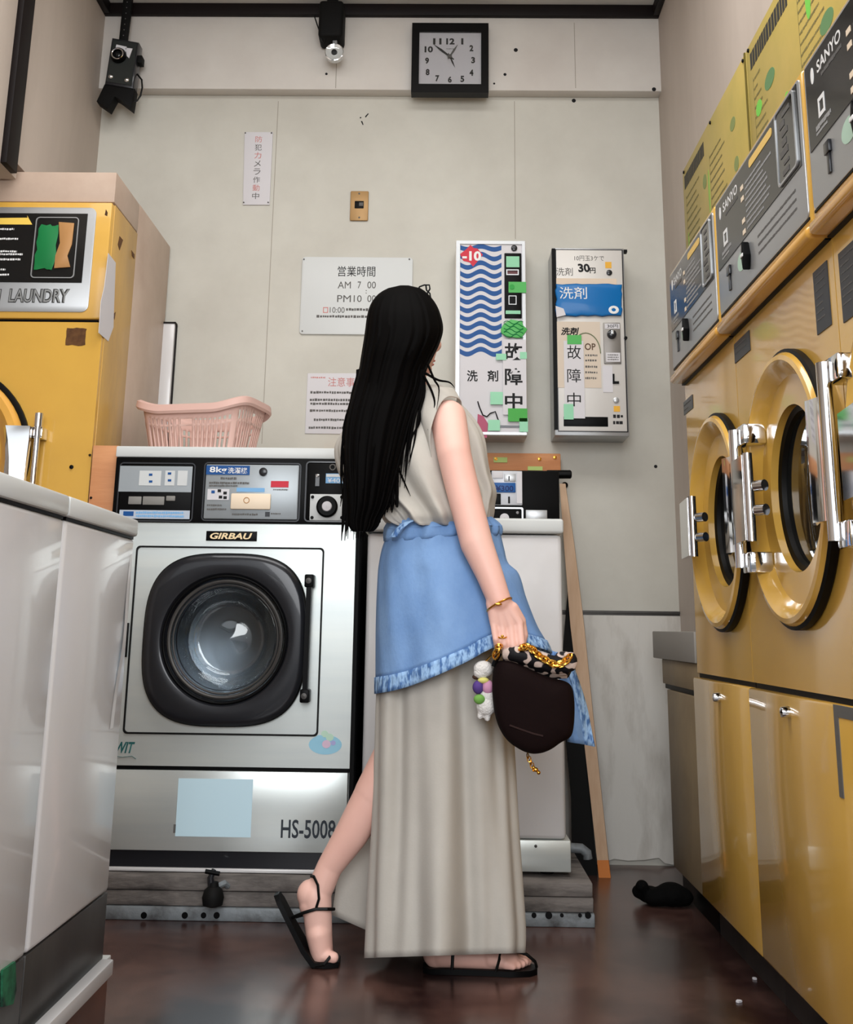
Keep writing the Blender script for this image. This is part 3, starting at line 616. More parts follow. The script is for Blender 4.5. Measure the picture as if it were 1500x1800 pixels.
hm = MB(fw_).loops([[(lerp(h0[0], h1[0], s)+dx, lerp(h0[1], h1[1], s), n) for dx, n in ((-0.006, 0.02), (0.008, 0.02), (0.008, 0.045), (-0.006, 0.045))] for s in [k/8 for k in range(9)]], cap0=True, cap1=True).build('door_handle', 'black', door)
for h in (h0, h1): MB(fw_).box(h[0]-0.012, h[0]+0.014, h[1]-0.018, h[1]+0.018, 0.0, 0.048, 0.004).build('handle_block', 'black', hm)
for h in (h0, h1): MB(fw_).lathe([(0.009, 0.047), (0.008, 0.051), (0.0005, 0.052)], h, 16).build('handle_bolt', 'dsteel', hm)
MB(fw_).box(dr[0]-0.014, dr[0]-0.009, W(230, 1155)[1], W(230, 1095)[1], 0, 0.01, 0.001).build('hinge_pin', 'black', t)
# badge, stickers, model number
b_ = wp(t, 'badge', (363, 934, 452, 951), 0.0, 0.005, 'black', 0.001)
wt('GIRBAU', (370, 937, 444, 948), 0.0055, mat('badge_gold', (236, 212, 168), 0.4), b_, bold=0.03, shear=0.25)
wt('WIT', (204, 1304, 237, 1324), 0.0006, mat('teal_ink', (36, 92, 92), 0.5), t, bold=0.03, shear=0.3, name='sticker_lettering')
MB(fw_).tube([(*W(x, y), 0.001) for x, y in ((198, 1328), (215, 1331), (232, 1329), (239, 1334))], 0.0016, 6, flat=0.4).build('sticker_underline', mat('teal_ink', (0, 0, 0)), t)
st = MB(fw_).prism(circ(W(572, 1309), 0.046, 0.026, 32), 0.0, 0.0008).build('bubble_sticker', mat('aqua_sticker', (150, 200, 222), 0.5), t)
for x, y, r_, mm in ((562, 1299, 0.012, 'aqua_sticker'), (580, 1296, 0.011, 'pastel_green'), (574, 1308, 0.012, 'pastel_pink'), (586, 1306, 0.007, 'pastel_violet'), (571, 1290, 0.010, 'pastel_green')):
    MB(fw_).prism(circ(W(x, y), r_, r_*0.9, 16), 0.0005, 0.0013+r_*0.02).build('sticker_blob', mat(mm, {'pastel_green': (186, 216, 196), 'pastel_pink': (214, 186, 206), 'pastel_violet': (170, 170, 214)}.get(mm, (150, 200, 222)), 0.5), st)
wp(lowp, 'blue_label', (311, 1369, 443, 1471), 0.0, 0.001, 'lblue')
wt('HS-5008', (494, 1441, 590, 1474), 0.0006, mat('model_ink', (48, 54, 62), 0.5), lowp, bold=0.015, name='model_lettering')
wp(lowp, 'paper_scrap', (305, 1449, 309, 1464), 0.0, 0.001, 'greyink')
# control panel
ph = MB(fw_).box(W(202, 860)[0], W(642, 860)[0] if False else xr, zf1, zc0, -0.12, 0.012, 0.004).build('control_panel', 'black', t)
def module(name, b, m, n=0.012):
    a = rw(*b); o = MB(fw_).box(*a, 0.008, n+0.006, 0.004).build(name, m, ph)
    MB(fw_).ring(rrect(a[0]-0.006, a[1]+0.006, a[2]-0.006, a[3]+0.006, 0.012), rrect(a[0]-0.002, a[1]+0.002, a[2]-0.002, a[3]+0.002, 0.008), 0.01, n+0.005).build('module_rim', 'gunmetal', o)
    return o
g = mat('panel_grey', (150, 156, 160), 0.35, 0.3)
mo = module('soap_module', (213, 818, 340, 914), 'black')
N = 0.0185
u = wp(mo, 'tray_label', (213, 821, 340, 866), N-0.001, N+0.001, g)
for b in ((248, 829, 286, 855), (293, 829, 310, 855), (315, 829, 332, 855)): wp(u, 'white_label', b, N, N+0.002, 'board')
for x, y in ((268, 836), (268, 848), (301, 834), (301, 846)): wp(u, 'symbol', (x-3, y-2, x+3, y+2), N+0.001, N+0.0026, 'blue')
m_ = MB(fw_); a, b = W(258, 861), W(290, 861); dashes(m_, a[0], b[0], a[1], 0.006, N, R); m_.build('small_print', 'blue', u)
for b in ((229, 874, 252, 888), (254, 874, 292, 889), (295, 873, 311, 882)): wp(mo, 'tray_opening', b, N-0.001, N+0.004, mat('worn_tray', (128, 126, 122), 0.5), 0.003)
u = wp(mo, 'soap_strip', (213, 898, 336, 913), N-0.001, N+0.001, mat('pale_strip', (176, 186, 200), 0.5))
wp(u, 'blue_tag', (220, 900, 238, 908), N, N+0.0016, 'blue')
m_ = MB(fw_)
for y in (902, 908): a, b = W(242, y), W(326, y); dashes(m_, a[0], b[0], a[1], 0.007, N+0.001, R, 0.15)
m_.build('small_print', 'sky', u)
mo = module('programme_module', (362, 818, 526, 914), g)
u = wp(mo, 'blue_banner', (365, 820, 441, 836), N-0.001, N+0.001, 'blue')
wt('8kg', (371, 822, 401, 835), N+0.0016, 'whiteink', u, bold=0.02); wt('洗濯機', (403, 823.5, 437, 834), N+0.0016, 'whiteink', u, bold=0.01)
MB(fw_).lathe([(0.012, N), (0.012, N+0.006), (0.007, N+0.008), (0.0005, N+0.008)], W(465, 831), 20).build('indicator', 'gunmetal', mo)
u = wp(mo, 'red_label', (478, 847, 509, 858), N-0.001, N+0.001, 'red')
u = wp(mo, 'symbol_card', (367, 861, 405, 880), N-0.001, N+0.001, 'paper')
for x, y in ((377, 866), (388, 864), (398, 868), (390, 875), (398, 876)): wp(u, 'symbol', (x-3, y-2.5, x+3, y+2.5), N, N+0.0016, 'blue' if x < 380 else 'ink')
wp(mo, 'blue_arrow', (418, 859, 467, 866), N-0.001, N+0.001, 'sky')
sb = wp(mo, 'start_plate', (408, 869, 478, 897), N-0.002, N+0.007, 'cream', 0.004)
MB(fw_).torus(W(436, 881), 0.008, 0.0012, N+0.007, 20, 6).build('start_mark', 'brownpaper', sb)
m_ = MB(fw_)
for y, x0, x1, h in ((842, 390, 418, 0.007), (850, 370, 440, 0.007), (855, 370, 420, 0.005), (889, 366, 392, 0.006), (896, 366, 400, 0.006), (905, 410, 455, 0.006), (862, 482, 508, 0.004), (904, 478, 495, 0.005)): a, b = W(x0, y), W(x1, y); dashes(m_, a[0], b[0], a[1], h, N, R, 0.2)
m_.build('small_print', 'greyink', mo)
wp(mo, 'dark_tag', (468, 901, 476, 909), N-0.001, N+0.001, 'gunmetal')
mo = module('coin_module', (541, 816, 613, 915), 'black')
wp(mo, 'coin_slot_plate', (556, 835, 563, 856), N-0.001, N+0.003, 'gunmetal')
MB(fw_).lathe([(0.006, N), (0.005, N+0.006), (0.0005, N+0.007)], W(560, 838), 14).build('coin_button', 'chrome', mo)
u = wp(mo, 'price_label', (574, 834, 608, 851), N-0.001, N+0.001, 'sky'); wt('¥400', (577, 842, 606, 850), N+0.0016, 'whiteink', u)
wp(mo, 'price_heading', (575, 835, 606, 840), N, N+0.0016, 'board')
MB(fw_).torus(W(586, 823), 0.008, 0.002, N+0.001, 20, 6).build('dial_mark', 'greyink', mo)
pl = MB(fw_).box(*rw(546, 870, 608, 916), N-0.002, N+0.002, 0.002).build('dial_plate', 'board', mo)
dcn = W(576.5, 892)
MB(fw_).lathe([(0.031, N), (0.031, N+0.008), (0.026, N+0.012), (0.015, N+0.012)], dcn, 32).build('dial', 'black', pl)
MB(fw_).lathe([(0.015, N+0.011), (0.013, N+0.016), (0.0005, N+0.017)], dcn, 24).build('dial_centre', 'paper', pl)
for x, y in ((551, 875), (602, 875), (550, 911), (602, 911)): MB(fw_).lathe([(0.005, N+0.002), (0.004, N+0.005), (0.0005, N+0.0055)], W(x, y), 12).build('screw', 'black', pl)

# ---- white washer behind the woman
YW2 = YW+0.02; f2 = FY(YW2); r2 = lambda *b: rectY(*b, YW2)
a = r2(637, 912, 993, 1533); xl2, xr2 = a[0], a[1]; q = lambda y: pr(950, y, YW2)[1]
t = thing('top_load_washer', 'white enamel washer standing on the step behind the woman', 'washing machine', ((xl2+xr2)/2, YW2, zb))
d2 = -(YB-0.1-YW2)
MB(f2).box(xl2+0.004, xr2-0.002, q(1476), q(940), d2, 0.0, 0.012, 3).build('cabinet', 'white', t)
MB(f2).box(xl2, xr2+0.004, q(938), q(912), d2, 0.012, 0.008, 3).build('top_lid', 'whiteb', t)
MB(f2).box(xl2+0.004, xr2+0.010, q(1533), q(1477), d2, 0.001, 0.003).build('kick_plate', 'steel', t)
MB(f2).lathe([(0.004, 0.001), (0.004, 0.004), (0.0005, 0.005)], pr(942, 1487, YW2), 12).build('screw', 'dsteel', t)
for x in (xl2+0.05, xr2-0.05): MB().lathe([(0.02, zb), (0.02, q(1533))], (x, YW2+0.06), 14, cap0=True, cap1=True).build('foot', 'black', t)
YN = YB-0.30; fn = FY(YN); rn = lambda *b: rectY(*b, YN)
a = rn(700, 826, 984, 930)
cons = MB(fn).box(*a, -0.16, 0.0, 0.006).build('console', 'black', t)
cb = MB(fn).box(*rn(864, 829, 918, 889), 0.0, 0.02, 0.003).build('coin_box', mat('coin_box_grey', (190, 192, 198), 0.4, 0.2), cons)
for b, mm in (((866, 830, 884, 842), 'paper'), ((886, 834, 906, 848), 'silver'), ((893, 838, 896, 847), 'black'), ((868, 869, 880, 888), 'black'), ((893, 874, 896, 886), 'black')): MB(fn).box(*rn(*b), 0.019, 0.023, 0.001).build('coin_fitting', mm, cb)
u = MB(fn).box(*rn(866, 850, 906, 867), 0.018, 0.026, 0.002).build('price_tag', mat('price_blue', (36, 86, 148), 0.35), cb); text('¥300', fn, rn(871, 855, 902, 865), 0.0266, mat('price_ink', (14, 40, 96), 0.5), u, bold=0.02)
MB(fn).box(*rn(908, 831, 917, 886), 0.019, 0.022).build('side_strip', 'paper', cb)
MB(fn).ring(rrect(*rn(854, 892, 920, 930), 0.006), rrect(*rn(857, 895, 917, 927), 0.005), 0.0, 0.012).build('dial_frame', 'silver', cons)
MB(fn).lathe([(0.016, 0.0), (0.015, 0.014), (0.0005, 0.016)], pr(887, 911, YN), 24).build('dial_knob', 'paper', cons)
for x in (861, 910): MB(fn).lathe([(0.005, 0.0), (0.0005, 0.008)], pr(x, 901, YN), 12).build('screw', 'paper', cons)
MB(fn).box(*rn(924, 897, 962, 915), 0.0, 0.010, 0.002).build('grey_label', 'silver', cons)

# wooden rail behind the white washer, with a black rod and wall eyelet
YR = YB-0.07; fr_ = FY(YR)
a = rectY(560, 795, 986, 826, YR)
t = thing('wooden_rail', 'raw wooden board fixed to the wall above the white washer console', 'board', ((a[0]+a[1])/2, YB, a[2]))
MB(fr_).box(*a, -0.069, 0.0, 0.003).build('rail', 'wood', t)
for x, y in ((976, 804), (949, 807), (872, 807)): MB(fr_).lathe([(0.007, 0.0), (0.006, 0.004), (0.0005, 0.005)], pr(x, y, YR), 14).build('screw', 'gold', t)
for b in ((868, 804, 892, 813), (928, 820, 954, 827)): MB(fr_).box(*rectY(*b, YR), 0.0, 0.003).build('green_tape', mat('olive_tape', (170, 190, 110), 0.5), t)
a, b = pr(962, 834, YB-0.2), pr(1005, 834, YB-0.2)
t = tag(MB().tube([(a[0], YB-0.2, a[1]), (b[0]-0.004, YB-0.2, b[1]), (b[0], YB-0.2, b[1])], [0.015, 0.015, 0.011], 14).build('black_rod', 'black'), 'short black rod end sticking out beside the white washer console', 'rod')
c = pr(993, 853, YB); tag(MB(fw).torus(c, 0.008, 0.0035, 0.0045, 24, 8).build('wall_eyelet', 'black'), 'small black ring eyelet on the wall below the black rod', 'eyelet')

# wooden side board by the left dryer
a = rectY(152, 783, 206, 900, 3.37)
t = thing('wooden_side_board', 'raw wood board standing between the left dryer and the steel washer', 'board', ((a[0]+a[1])/2, 3.38, zb))
MB(FY(3.37)).box(max(a[0]-0.002, -1.052), min(a[1]+0.01, xl-0.003), zb, a[3], -0.03, 0.0, 0.002).build('board', 'wood', t)
for x, y in ((158, 800), (160, 875)): MB(FY(3.37)).lathe([(0.004, 0.0), (0.0035, 0.0025), (0.0005, 0.003)], pr(x, y, 3.37), 12).build('screw', 'black', t)

# leaning plank, and a black slab added to stand for the dark gap
def slab(frame_pts, th, name, m, parent=None):
    m_ = MB(); lp = []
    for (p0, p1) in frame_pts:
        lp.append([p0, p1, p1+Vector((0.004, th, 0)), p0+Vector((0.004, th, 0))])
    return m_.loops(lp, cap0=True, cap1=True).build(name, m, parent)
g0 = pZ(1064, 1543, 0.0); yb_ = g0.y; top = pY(985, 850, YB-0.05)
t = thing('leaning_plank', 'narrow pale wood plank leaning on the wall beside the white washer', 'plank', g0)
def pl_(y, xa, xb, Y): return (pY(xa, y, Y), pY(xb, y, Y))
ys = [(850, 984, 994), (960, 992, 1010), (1100, 1003, 1027), (1250, 1021, 1042), (1400, 1038, 1058), (1512, 1050, 1070)]
slab([pl_(y, xa, xb, lerp(YB-0.05, yb_, (y-850)/693)) for y, xa, xb in ys], 0.022, 'plank', 'woodl', t)
slab([pl_(1512, 1050, 1070, lerp(YB-0.05, yb_, 662/693)), (lambda a, b: (Vector((a.x, a.y, 0.0)), Vector((b.x, b.y, 0.0))))(*pl_(1543, 1053, 1074, yb_))], 0.022, 'plank_foot', 'woodo', t)
t = tag(slab([pl_(1040, 998, 1004, YB-0.07), pl_(1200, 985, 1019, lerp(YB-0.07, yb_+0.02, .4)), pl_(1400, 1004, 1038, lerp(YB-0.07, yb_+0.02, .75)), (lambda a, b: (Vector((a.x, a.y, 0.0)), Vector((b.x, b.y, 0.0))))(*pl_(1545, 1006, 1050, yb_+0.03))], 0.015, 'dark_gap_slab', 'blackm'), 'black slab standing in for the dark gap between white washer and wooden plank', 'board')
c = pY(1030, 1505, 3.62); tag(MB().tube([(c.x-0.05, 3.62, zb+0.03), (c.x-0.012, 3.62, zb+0.028), (c.x+0.004, 3.62, zb+0.016), (c.x+0.006, 3.62, zb)], 0.014, 12).build('drain_pipe', 'concrete2'), 'short grey pipe elbow on the end of the step by the plank', 'pipe')

# drain valve hanging over the front of the step
c = pY(374, 1560, YC-0.02)
t = thing('drain_valve', 'black drain valve with handle hanging in front of the concrete step', 'valve', (c.x, YC-0.02, pY(374, 1594, YC-0.02).z))
zv = lambda y: pY(374, y, YC-0.02).z
MB().lathe([(0.012, zv(1592)), (0.026, zv(1588)), (0.029, zv(1575)), (0.024, zv(1562)), (0.014, zv(1556)), (0.012, zv(1548))], (c.x+0.005, YC-0.035), 20, cap0=True, cap1=True).build('valve_body', 'blackm', t)
MB().tube([(c.x, YC-0.035, zv(1556)), (c.x-0.004, YC-0.037, zv(1540)), (c.x+0.004, YC-0.036, zv(1526))], [0.011, 0.009, 0.006], 10).build('valve_stem', 'gunmetal', t)
MB().tube([(c.x-0.018, YC-0.04, zv(1529)), (c.x+0.02, YC-0.04, zv(1533))], 0.006, 8).build('valve_handle', 'black', t)
MB().tube([(c.x+0.005, YC-0.03, zv(1560)), (c.x+0.03, YC-0.012, zv(1553)), (c.x+0.036, YC+0.001, zv(1560))], 0.008, 8).build('hose_stub', 'concrete2', t)

# pink laundry basket on the steel washer
bz = zt+0.001; bc = Vector(((pr(262, 740, 3.62)[0]+pr(452, 740, 3.62)[0])/2-0.005, 3.66, bz)); rotb = Matrix.Rotation(math.radians(-13), 3, 'Z')
t = thing('laundry_basket', 'pale pink slotted plastic laundry basket on top of the steel washer', 'basket', bc)
HB = pY(330, 712, 3.56).z-zt
def bpt(s, tt, out=0.0):
    a = 2*PI*s; e = 5.0
    hx, hy = lerp(0.150, 0.183, tt)+out, lerp(0.105, 0.135, tt)+out
    ca, sa = math.cos(a), math.sin(a); x = hx*math.copysign(abs(ca)**(2/e), ca); y = hy*math.copysign(abs(sa)**(2/e), sa)
    rise = 0.030*max(0.0, (abs(x)/hx-0.45)/0.55)**1.6
    return bc+rotb @ Vector((x, y, tt*(HB-0.008+rise)))
def arcs(n):      # evenly spaced parameters along the rounded rectangle
    P_ = [bpt(k/2000, 0.5) for k in range(2001)]; L = [0]
    for a, b in zip(P_[:-1], P_[1:]): L.append(L[-1]+(b-a).length)
    out = []; j = 0
    for k in range(n):
        tgt = L[-1]*k/n
        while L[j] < tgt: j += 1
        out.append(j/2000)
    return out
NS = 132; S_ = arcs(NS); T_ = [0, 0.03, 0.13, 0.24, 0.36, 0.48, 0.60, 0.64, 0.74, 0.80, 0.90, 1.0]
m_ = MB(); G = [[m_.v(bpt(s, tt)) for s in S_] for tt in T_]
for i in range(len(T_)-1):
    for j in range(NS):
        e = abs((bpt(S_[j], 0.5)-bc).xy.length)
        loc = rotb.inverted() @ (bpt(S_[j], 0.5)-bc); long_ = abs(loc.x) < 0.135; short_ = abs(loc.y) < 0.098
        slot = (T_[i] >= 0.13 and T_[i+1] <= 0.60) or (0.64 <= T_[i] and T_[i+1] <= 0.74)
        if short_ and not long_: slot = i in (2, 3, 4, 5, 7, 8) and True
        if slot and (long_ or short_) and j % 2 == 0 and not (short_ and not long_ and i % 1): continue
        m_.face([G[i][j], G[i][(j+1) % NS], G[i+1][(j+1) % NS], G[i+1][j]])
m_.face(G[0][::-1])
o = m_.build('basket_wall', 'pink', t); so = o.modifiers.new('thickness', 'SOLIDIFY'); so.thickness = 0.003
m_ = MB(); lp = []
for s in arcs(96)+[0]:
    lp.append([bpt(s, 1.0, d)+Vector((0, 0, z)) for d, z in ((0.0, -0.014), (0.011, -0.026), (0.016, -0.018), (0.014, 0.001), (0.004, 0.005), (-0.002, 0.0))])
m_.loops(lp).build('basket_rim', 'pink', t)

# ============================================================ LEFT: DRYER IN ITS RECESS
YD = 3.38; fd = FY(YD); XS = -1.055; D = lambda x, y: pr(x, y, YD); rd = lambda *b: rectY(*b, YD)
t = thing('coin_dryer', 'yellow coin dryer on the left standing behind the white washers', 'dryer', (-1.4, YD+0.3, 0), 'yellow coin dryers')
dq = lambda y: pr(90, y, YD)[1]
yb1 = pX(235, 500, XS).y
dcL = D(-113, 802); RL = 0.275
lo_z = 0.12
MB(fd).ring(on_rect(dcL, XS-0.78, XS-0.0025, lo_z, dq(566), 64), circ(dcL, RL*0.66, n=64), -0.02, 0.0).box(XS-0.78, XS-0.776, lo_z, dq(566), -(yb1-YD), -0.02).build('front_panel', 'yellowL', t)
MB(fd).box(XS-0.776, XS-0.0005, lo_z, dq(350), -(yb1-YD), -0.33).build('inner_frame', 'blackm', t) if False else None
MB(fd).box(XS-0.012, XS, lo_z, dq(356), -(yb1-YD), -0.0205, 0.001).build('side_panel', 'yellowS', t)
MB(fd).box(XS-0.78, XS-0.0025, dq(561), dq(356), -(yb1-YD)*0.999, 0.006, 0.006).build('header', 'yellowL', t)
MB(fd).box(XS-0.79, XS-0.001, 0.0, lo_z, -0.70, -0.02).build('plinth', 'black', t)
MB(fd).box(XS-0.785, XS+0.0, lo_z, dq(300), -(YB-0.012-YD), -(yb1-YD)-0.0005, 0.004).build('rear_housing', 'tan', t)
MB(fd).box(XS-0.785, XS+0.0, dq(354), dq(301), -(yb1-YD), -0.004, 0.004).build('top_housing', 'tan', t)
MB(fd).box(XS-0.70, XS-0.02, dq(565), dq(561.5), -0.2, -0.003).build('panel_gap', 'black', t)
a = rd(-330, 365, 164, 548); a = (XS-0.765,)+tuple(a[1:]); pl = MB(fd).prism(rrect(*a, 0.022), 0.0055, 0.009, 0.001).build('silver_plate', 'silver', t)
a = rd(-300, 376, 151, 497); a = (XS-0.74,)+tuple(a[1:]); bp = MB(fd).box(*a, 0.0085, 0.0105).build('black_panel', 'panelblk', pl)
a = rd(61, 384, 137, 491); MB(fd).ring(rrect(*a, 0.012), rrect(a[0]+.003, a[1]-.003, a[2]+.003, a[3]-.003, 0.010), 0.010, 0.014).build('window_rim', 'silver', bp)
a = rd(67, 398, 101, 475); rr = random.Random(4); po = []
for k in range(26):
    s = k/26*4; e = int(s); q_ = s-e; bb = ((a[0], a[2]), (a[1], a[2]), (a[1], a[3]), (a[0], a[3])); p0, p1 = bb[e], bb[(e+1) % 4]
    po.append((lerp(p0[0], p1[0], q_)+rr.uniform(-.004, .004), lerp(p0[1], p1[1], q_)+rr.uniform(-.004, .004)))
MB(fd).prism(po, 0.011, 0.014, 0.001).build('green_tape', 'taped', bp)
MB(fd).prism([D(*p) for p in ((106, 393), (133, 395), (129, 432), (121, 452), (126, 472), (98, 474), (100, 452), (108, 430))], 0.0115, 0.016, 0.001).build('brown_tape', 'brownpaper', bp)
MB(fd).prism([D(*p) for p in ((-60, 386), (51, 385), (50, 381), (59, 397), (50, 397), (-60, 396))], 0.010, 0.012).build('yellow_arrow', mat('lemon_label', (236, 200, 90), 0.5), bp)
m_ = MB(fd)
for y, x0, x1 in ((404, -80, 27), (421, -80, 34), (443, -80, 32), (448, -80, 42), (457, -80, 38), (475, -80, 12), (484, -80, 18)): p0, p1 = D(x0, y), D(x1, y); dashes(m_, p0[0], p1[0], p0[1], 0.007, 0.0105, R, 0.25)
m_.build('small_print', 'whiteink', bp)
for s_, bx in (('COIN', (-62, 509, 4, 534)), ('LAUNDRY', (17, 509, 124, 534))):
    lt = text(s_, fd, rd(*bx), 0.0095, mat('letter_outline', (58, 58, 58), 0.5), pl, bold=0.06, shear=0.05, name='lettering')
    text(s_, fd, rd(bx[0]+1.2, bx[1]+1.5, bx[2]-1.2, bx[3]-1.5), 0.0102, mat('letter_grey', (150, 152, 152), 0.4, 0.3), lt, bold=0.0, shear=0.05, name='letter_fill')
a = rd(115, 576, 152, 608); rr = random.Random(8); po = [((a[0]+a[1])/2+(a[1]-a[0])/2*math.copysign(min(1, abs(1.35*math.cos(q_))), math.cos(q_))*rr.uniform(0.9, 1.02), (a[2]+a[3])/2+(a[3]-a[2])/2*math.copysign(min(1, abs(1.35*math.sin(q_))), math.sin(q_))*rr.uniform(0.88, 1.02)) for q_ in [2*PI*k/24 for k in range(24)]]
MB(fd).prism(po, 0.0, 0.001).build('rusty_label_mark', 'rust', t)
MB(fd).lathe([(0.006, 0.0), (0.006, 0.004), (0.0005, 0.005)], D(126, 821), 14).build('screw', 'black', t)
prf = [(RL*1.045, 0.0), (RL*1.045, 0.012), (RL*1.0, 0.014), (RL*0.985, 0.012)]
door = MB(fd).lathe([(RL*0.985, 0.0), (RL*0.985, 0.03), (RL*0.95, 0.045), (RL*0.88, 0.045), (RL*0.78, 0.02), (RL*0.68, -0.01), (RL*0.64, -0.02)], dcL, 64).build('door', 'orange', t)
MB(fd).lathe(prf, dcL, 64).build('door_gasket', 'rubber', door)
MB(fd).lathe([(RL*0.65, -0.012), (RL*0.3, -0.006), (0.001, -0.004)], dcL, 48).build('door_glass', 'darkglass', door)
MB(fd).lathe([(RL*0.65, -0.021), (RL*0.65, -0.3), (0.001, -0.3)], dcL, 32).build('drum', 'blackm', t)
hp = [(21, 756), (48, 757), (47, 800), (44, 850), (36, 862), (18, 855), (22, 810)]
hd = MB(fd).loops([[(*D(x, y), n) for x, y, n in ((xa, y, 0.05), (xm, y, 0.085), (xb, y, 0.075), (xb, y, 0.055), (xm, y, 0.06))] for (y, xa, xm, xb) in ((756, 17, 28, 68), (780, 20, 32, 66), (810, 20, 34, 62), (840, 17, 34, 58), (870, 12, 32, 56))], cap0=True, cap1=True).build('door_handle', 'chrome', door)
MB(fd).tube([(*D(x, y), 0.05) for x, y in ((77, 752), (74, 790), (70, 830), (66, 880))], 0.009, 12).build('hinge_rod', 'chrome', hd)
MB(fd).tube([(*D(x, y), 0.05) for x, y in ((79, 732), (77, 756))], 0.013, 14).build('hinge_cap', 'chrome', hd)
MB(fd).box(*rd(60, 755, 84, 775), 0.0, 0.05, 0.003).build('hinge_bracket', 'chrome', hd)
fs = FXp(XS); sd = lambda x, y: prx(x, y, XS)
MB(fs).prism([sd(*p) for p in ((190, 445), (203, 462), (200, 540), (199, 575), (190, 600), (173, 585), (177, 530), (183, 505))], 0.0, 0.0012).build('white_label', 'paper', t)
text('140', fs, (sd(188, 462)[0], sd(199, 462)[0], sd(193, 478)[1], sd(193, 464)[1]), 0.0016, 'greyink', t) if False else None
for pp in ([(186, 368), (189, 374), (188, 380), (184, 378)], [(210, 415), (216, 422), (210, 440), (207, 430)], [(231, 440), (236, 447), (236, 455), (232, 450)], [(199, 553), (203, 548), (201, 562)]): MB(fs).prism([sd(*p) for p in pp], 0.0, 0.001).build('rust_mark', 'rust', t)

# ============================================================ LEFT FOREGROUND: ROW OF WHITE WASHERS ON A PLATFORM
XW = -0.66; fl = FXp(XW); L_ = lambda x, y: prx(x, y, XW)
yfar = L_(240, 915)[0]; yse = L_(117, 905)[0]; ztw = L_(180, 893)[1]; zbw = L_(187, 1570)[1]; zbs = L_(187, 1681)[1]
def white_washer(y0, y1, label):
    t = thing('white_washer', label, 'washing machine', (XW-0.28, (y0+y1)/2, zbs), 'row of white washers')
    MB(fl).box(y0+0.002, y1-0.002, zbw, ztw-0.040, -0.56, 0.0, 0.010, 3).build('cabinet', 'white', t)
    MB(fl).box(y0+0.001, y1-0.001, ztw-0.036, ztw, -0.56, 0.006, 0.006, 2).build('top_lid', 'whiteb', t)
    MB(fl).box(y0+0.006, y1-0.006, ztw-0.042, ztw-0.034, -0.5, -0.002).build('lid_gap', 'black', t)
    k = MB(fl).box(y0+0.001, y1-0.001, zbs, zbw-0.001, -0.55, -0.002, 0.002).build('kick_plate', 'dsteel', t)
    return t, k
t1, _ = white_washer(yse, yfar, 'white washer in the left foreground, nearest to the steel front loader')
t2, k2_ = white_washer(yse-(yfar-yse)*1.05, yse-0.004, 'white washer cut off by the left edge of the picture')
hz = pX(215, 945, XW)
MB(fl).loops([[(y, z, 0.0005+0.006*math.exp(-((s-0.5)/0.2)**2)) for y, z in ((yfar-0.03-0.055*s, lerp(ztw-0.08, ztw-0.42, s)), (yfar-0.012-0.05*s, lerp(ztw-0.07, ztw-0.42, s)))] for s in [k/10 for k in range(11)]], ringclosed=False).build('dent_crease', 'white', t1)
a = MB(fl).prism([L_(*p) for p in ((2, 1705), (24, 1690), (26, 1740), (20, 1765), (2, 1770))], -0.001, 0.003).build('green_paint_patch', 'gpaint', k2_)
za = L_(187, 1683)[1]; zr = zbs
y0s = 0.9; yf2 = yfar+0.03; XP = XW+0.035
zr1 = pX(200, 1686, XP).z; zr0 = pX(200, 1712, XP).z
t = thing('washer_platform', 'low brown wooden platform with a white front edge under the white washers', 'platform', (XW-0.25, 1.7, 0))
MB(FXp(XW)).box(y0s, yf2, zbs-0.022, zbs-0.0005, -0.6, 0.006, 0.002).build('deck', 'whiteb', t)
MB(FXp(XP)).box(y0s, pX(200, 1690, XP).y, zr0, zr1, -0.025, 0.0, 0.003).build('white_edge', 'white', t)
MB(FXp(XW)).box(y0s, yf2-0.006, 0.0, zbs-0.0225, -0.6, 0.004, 0.002).build('base', 'brown', t)

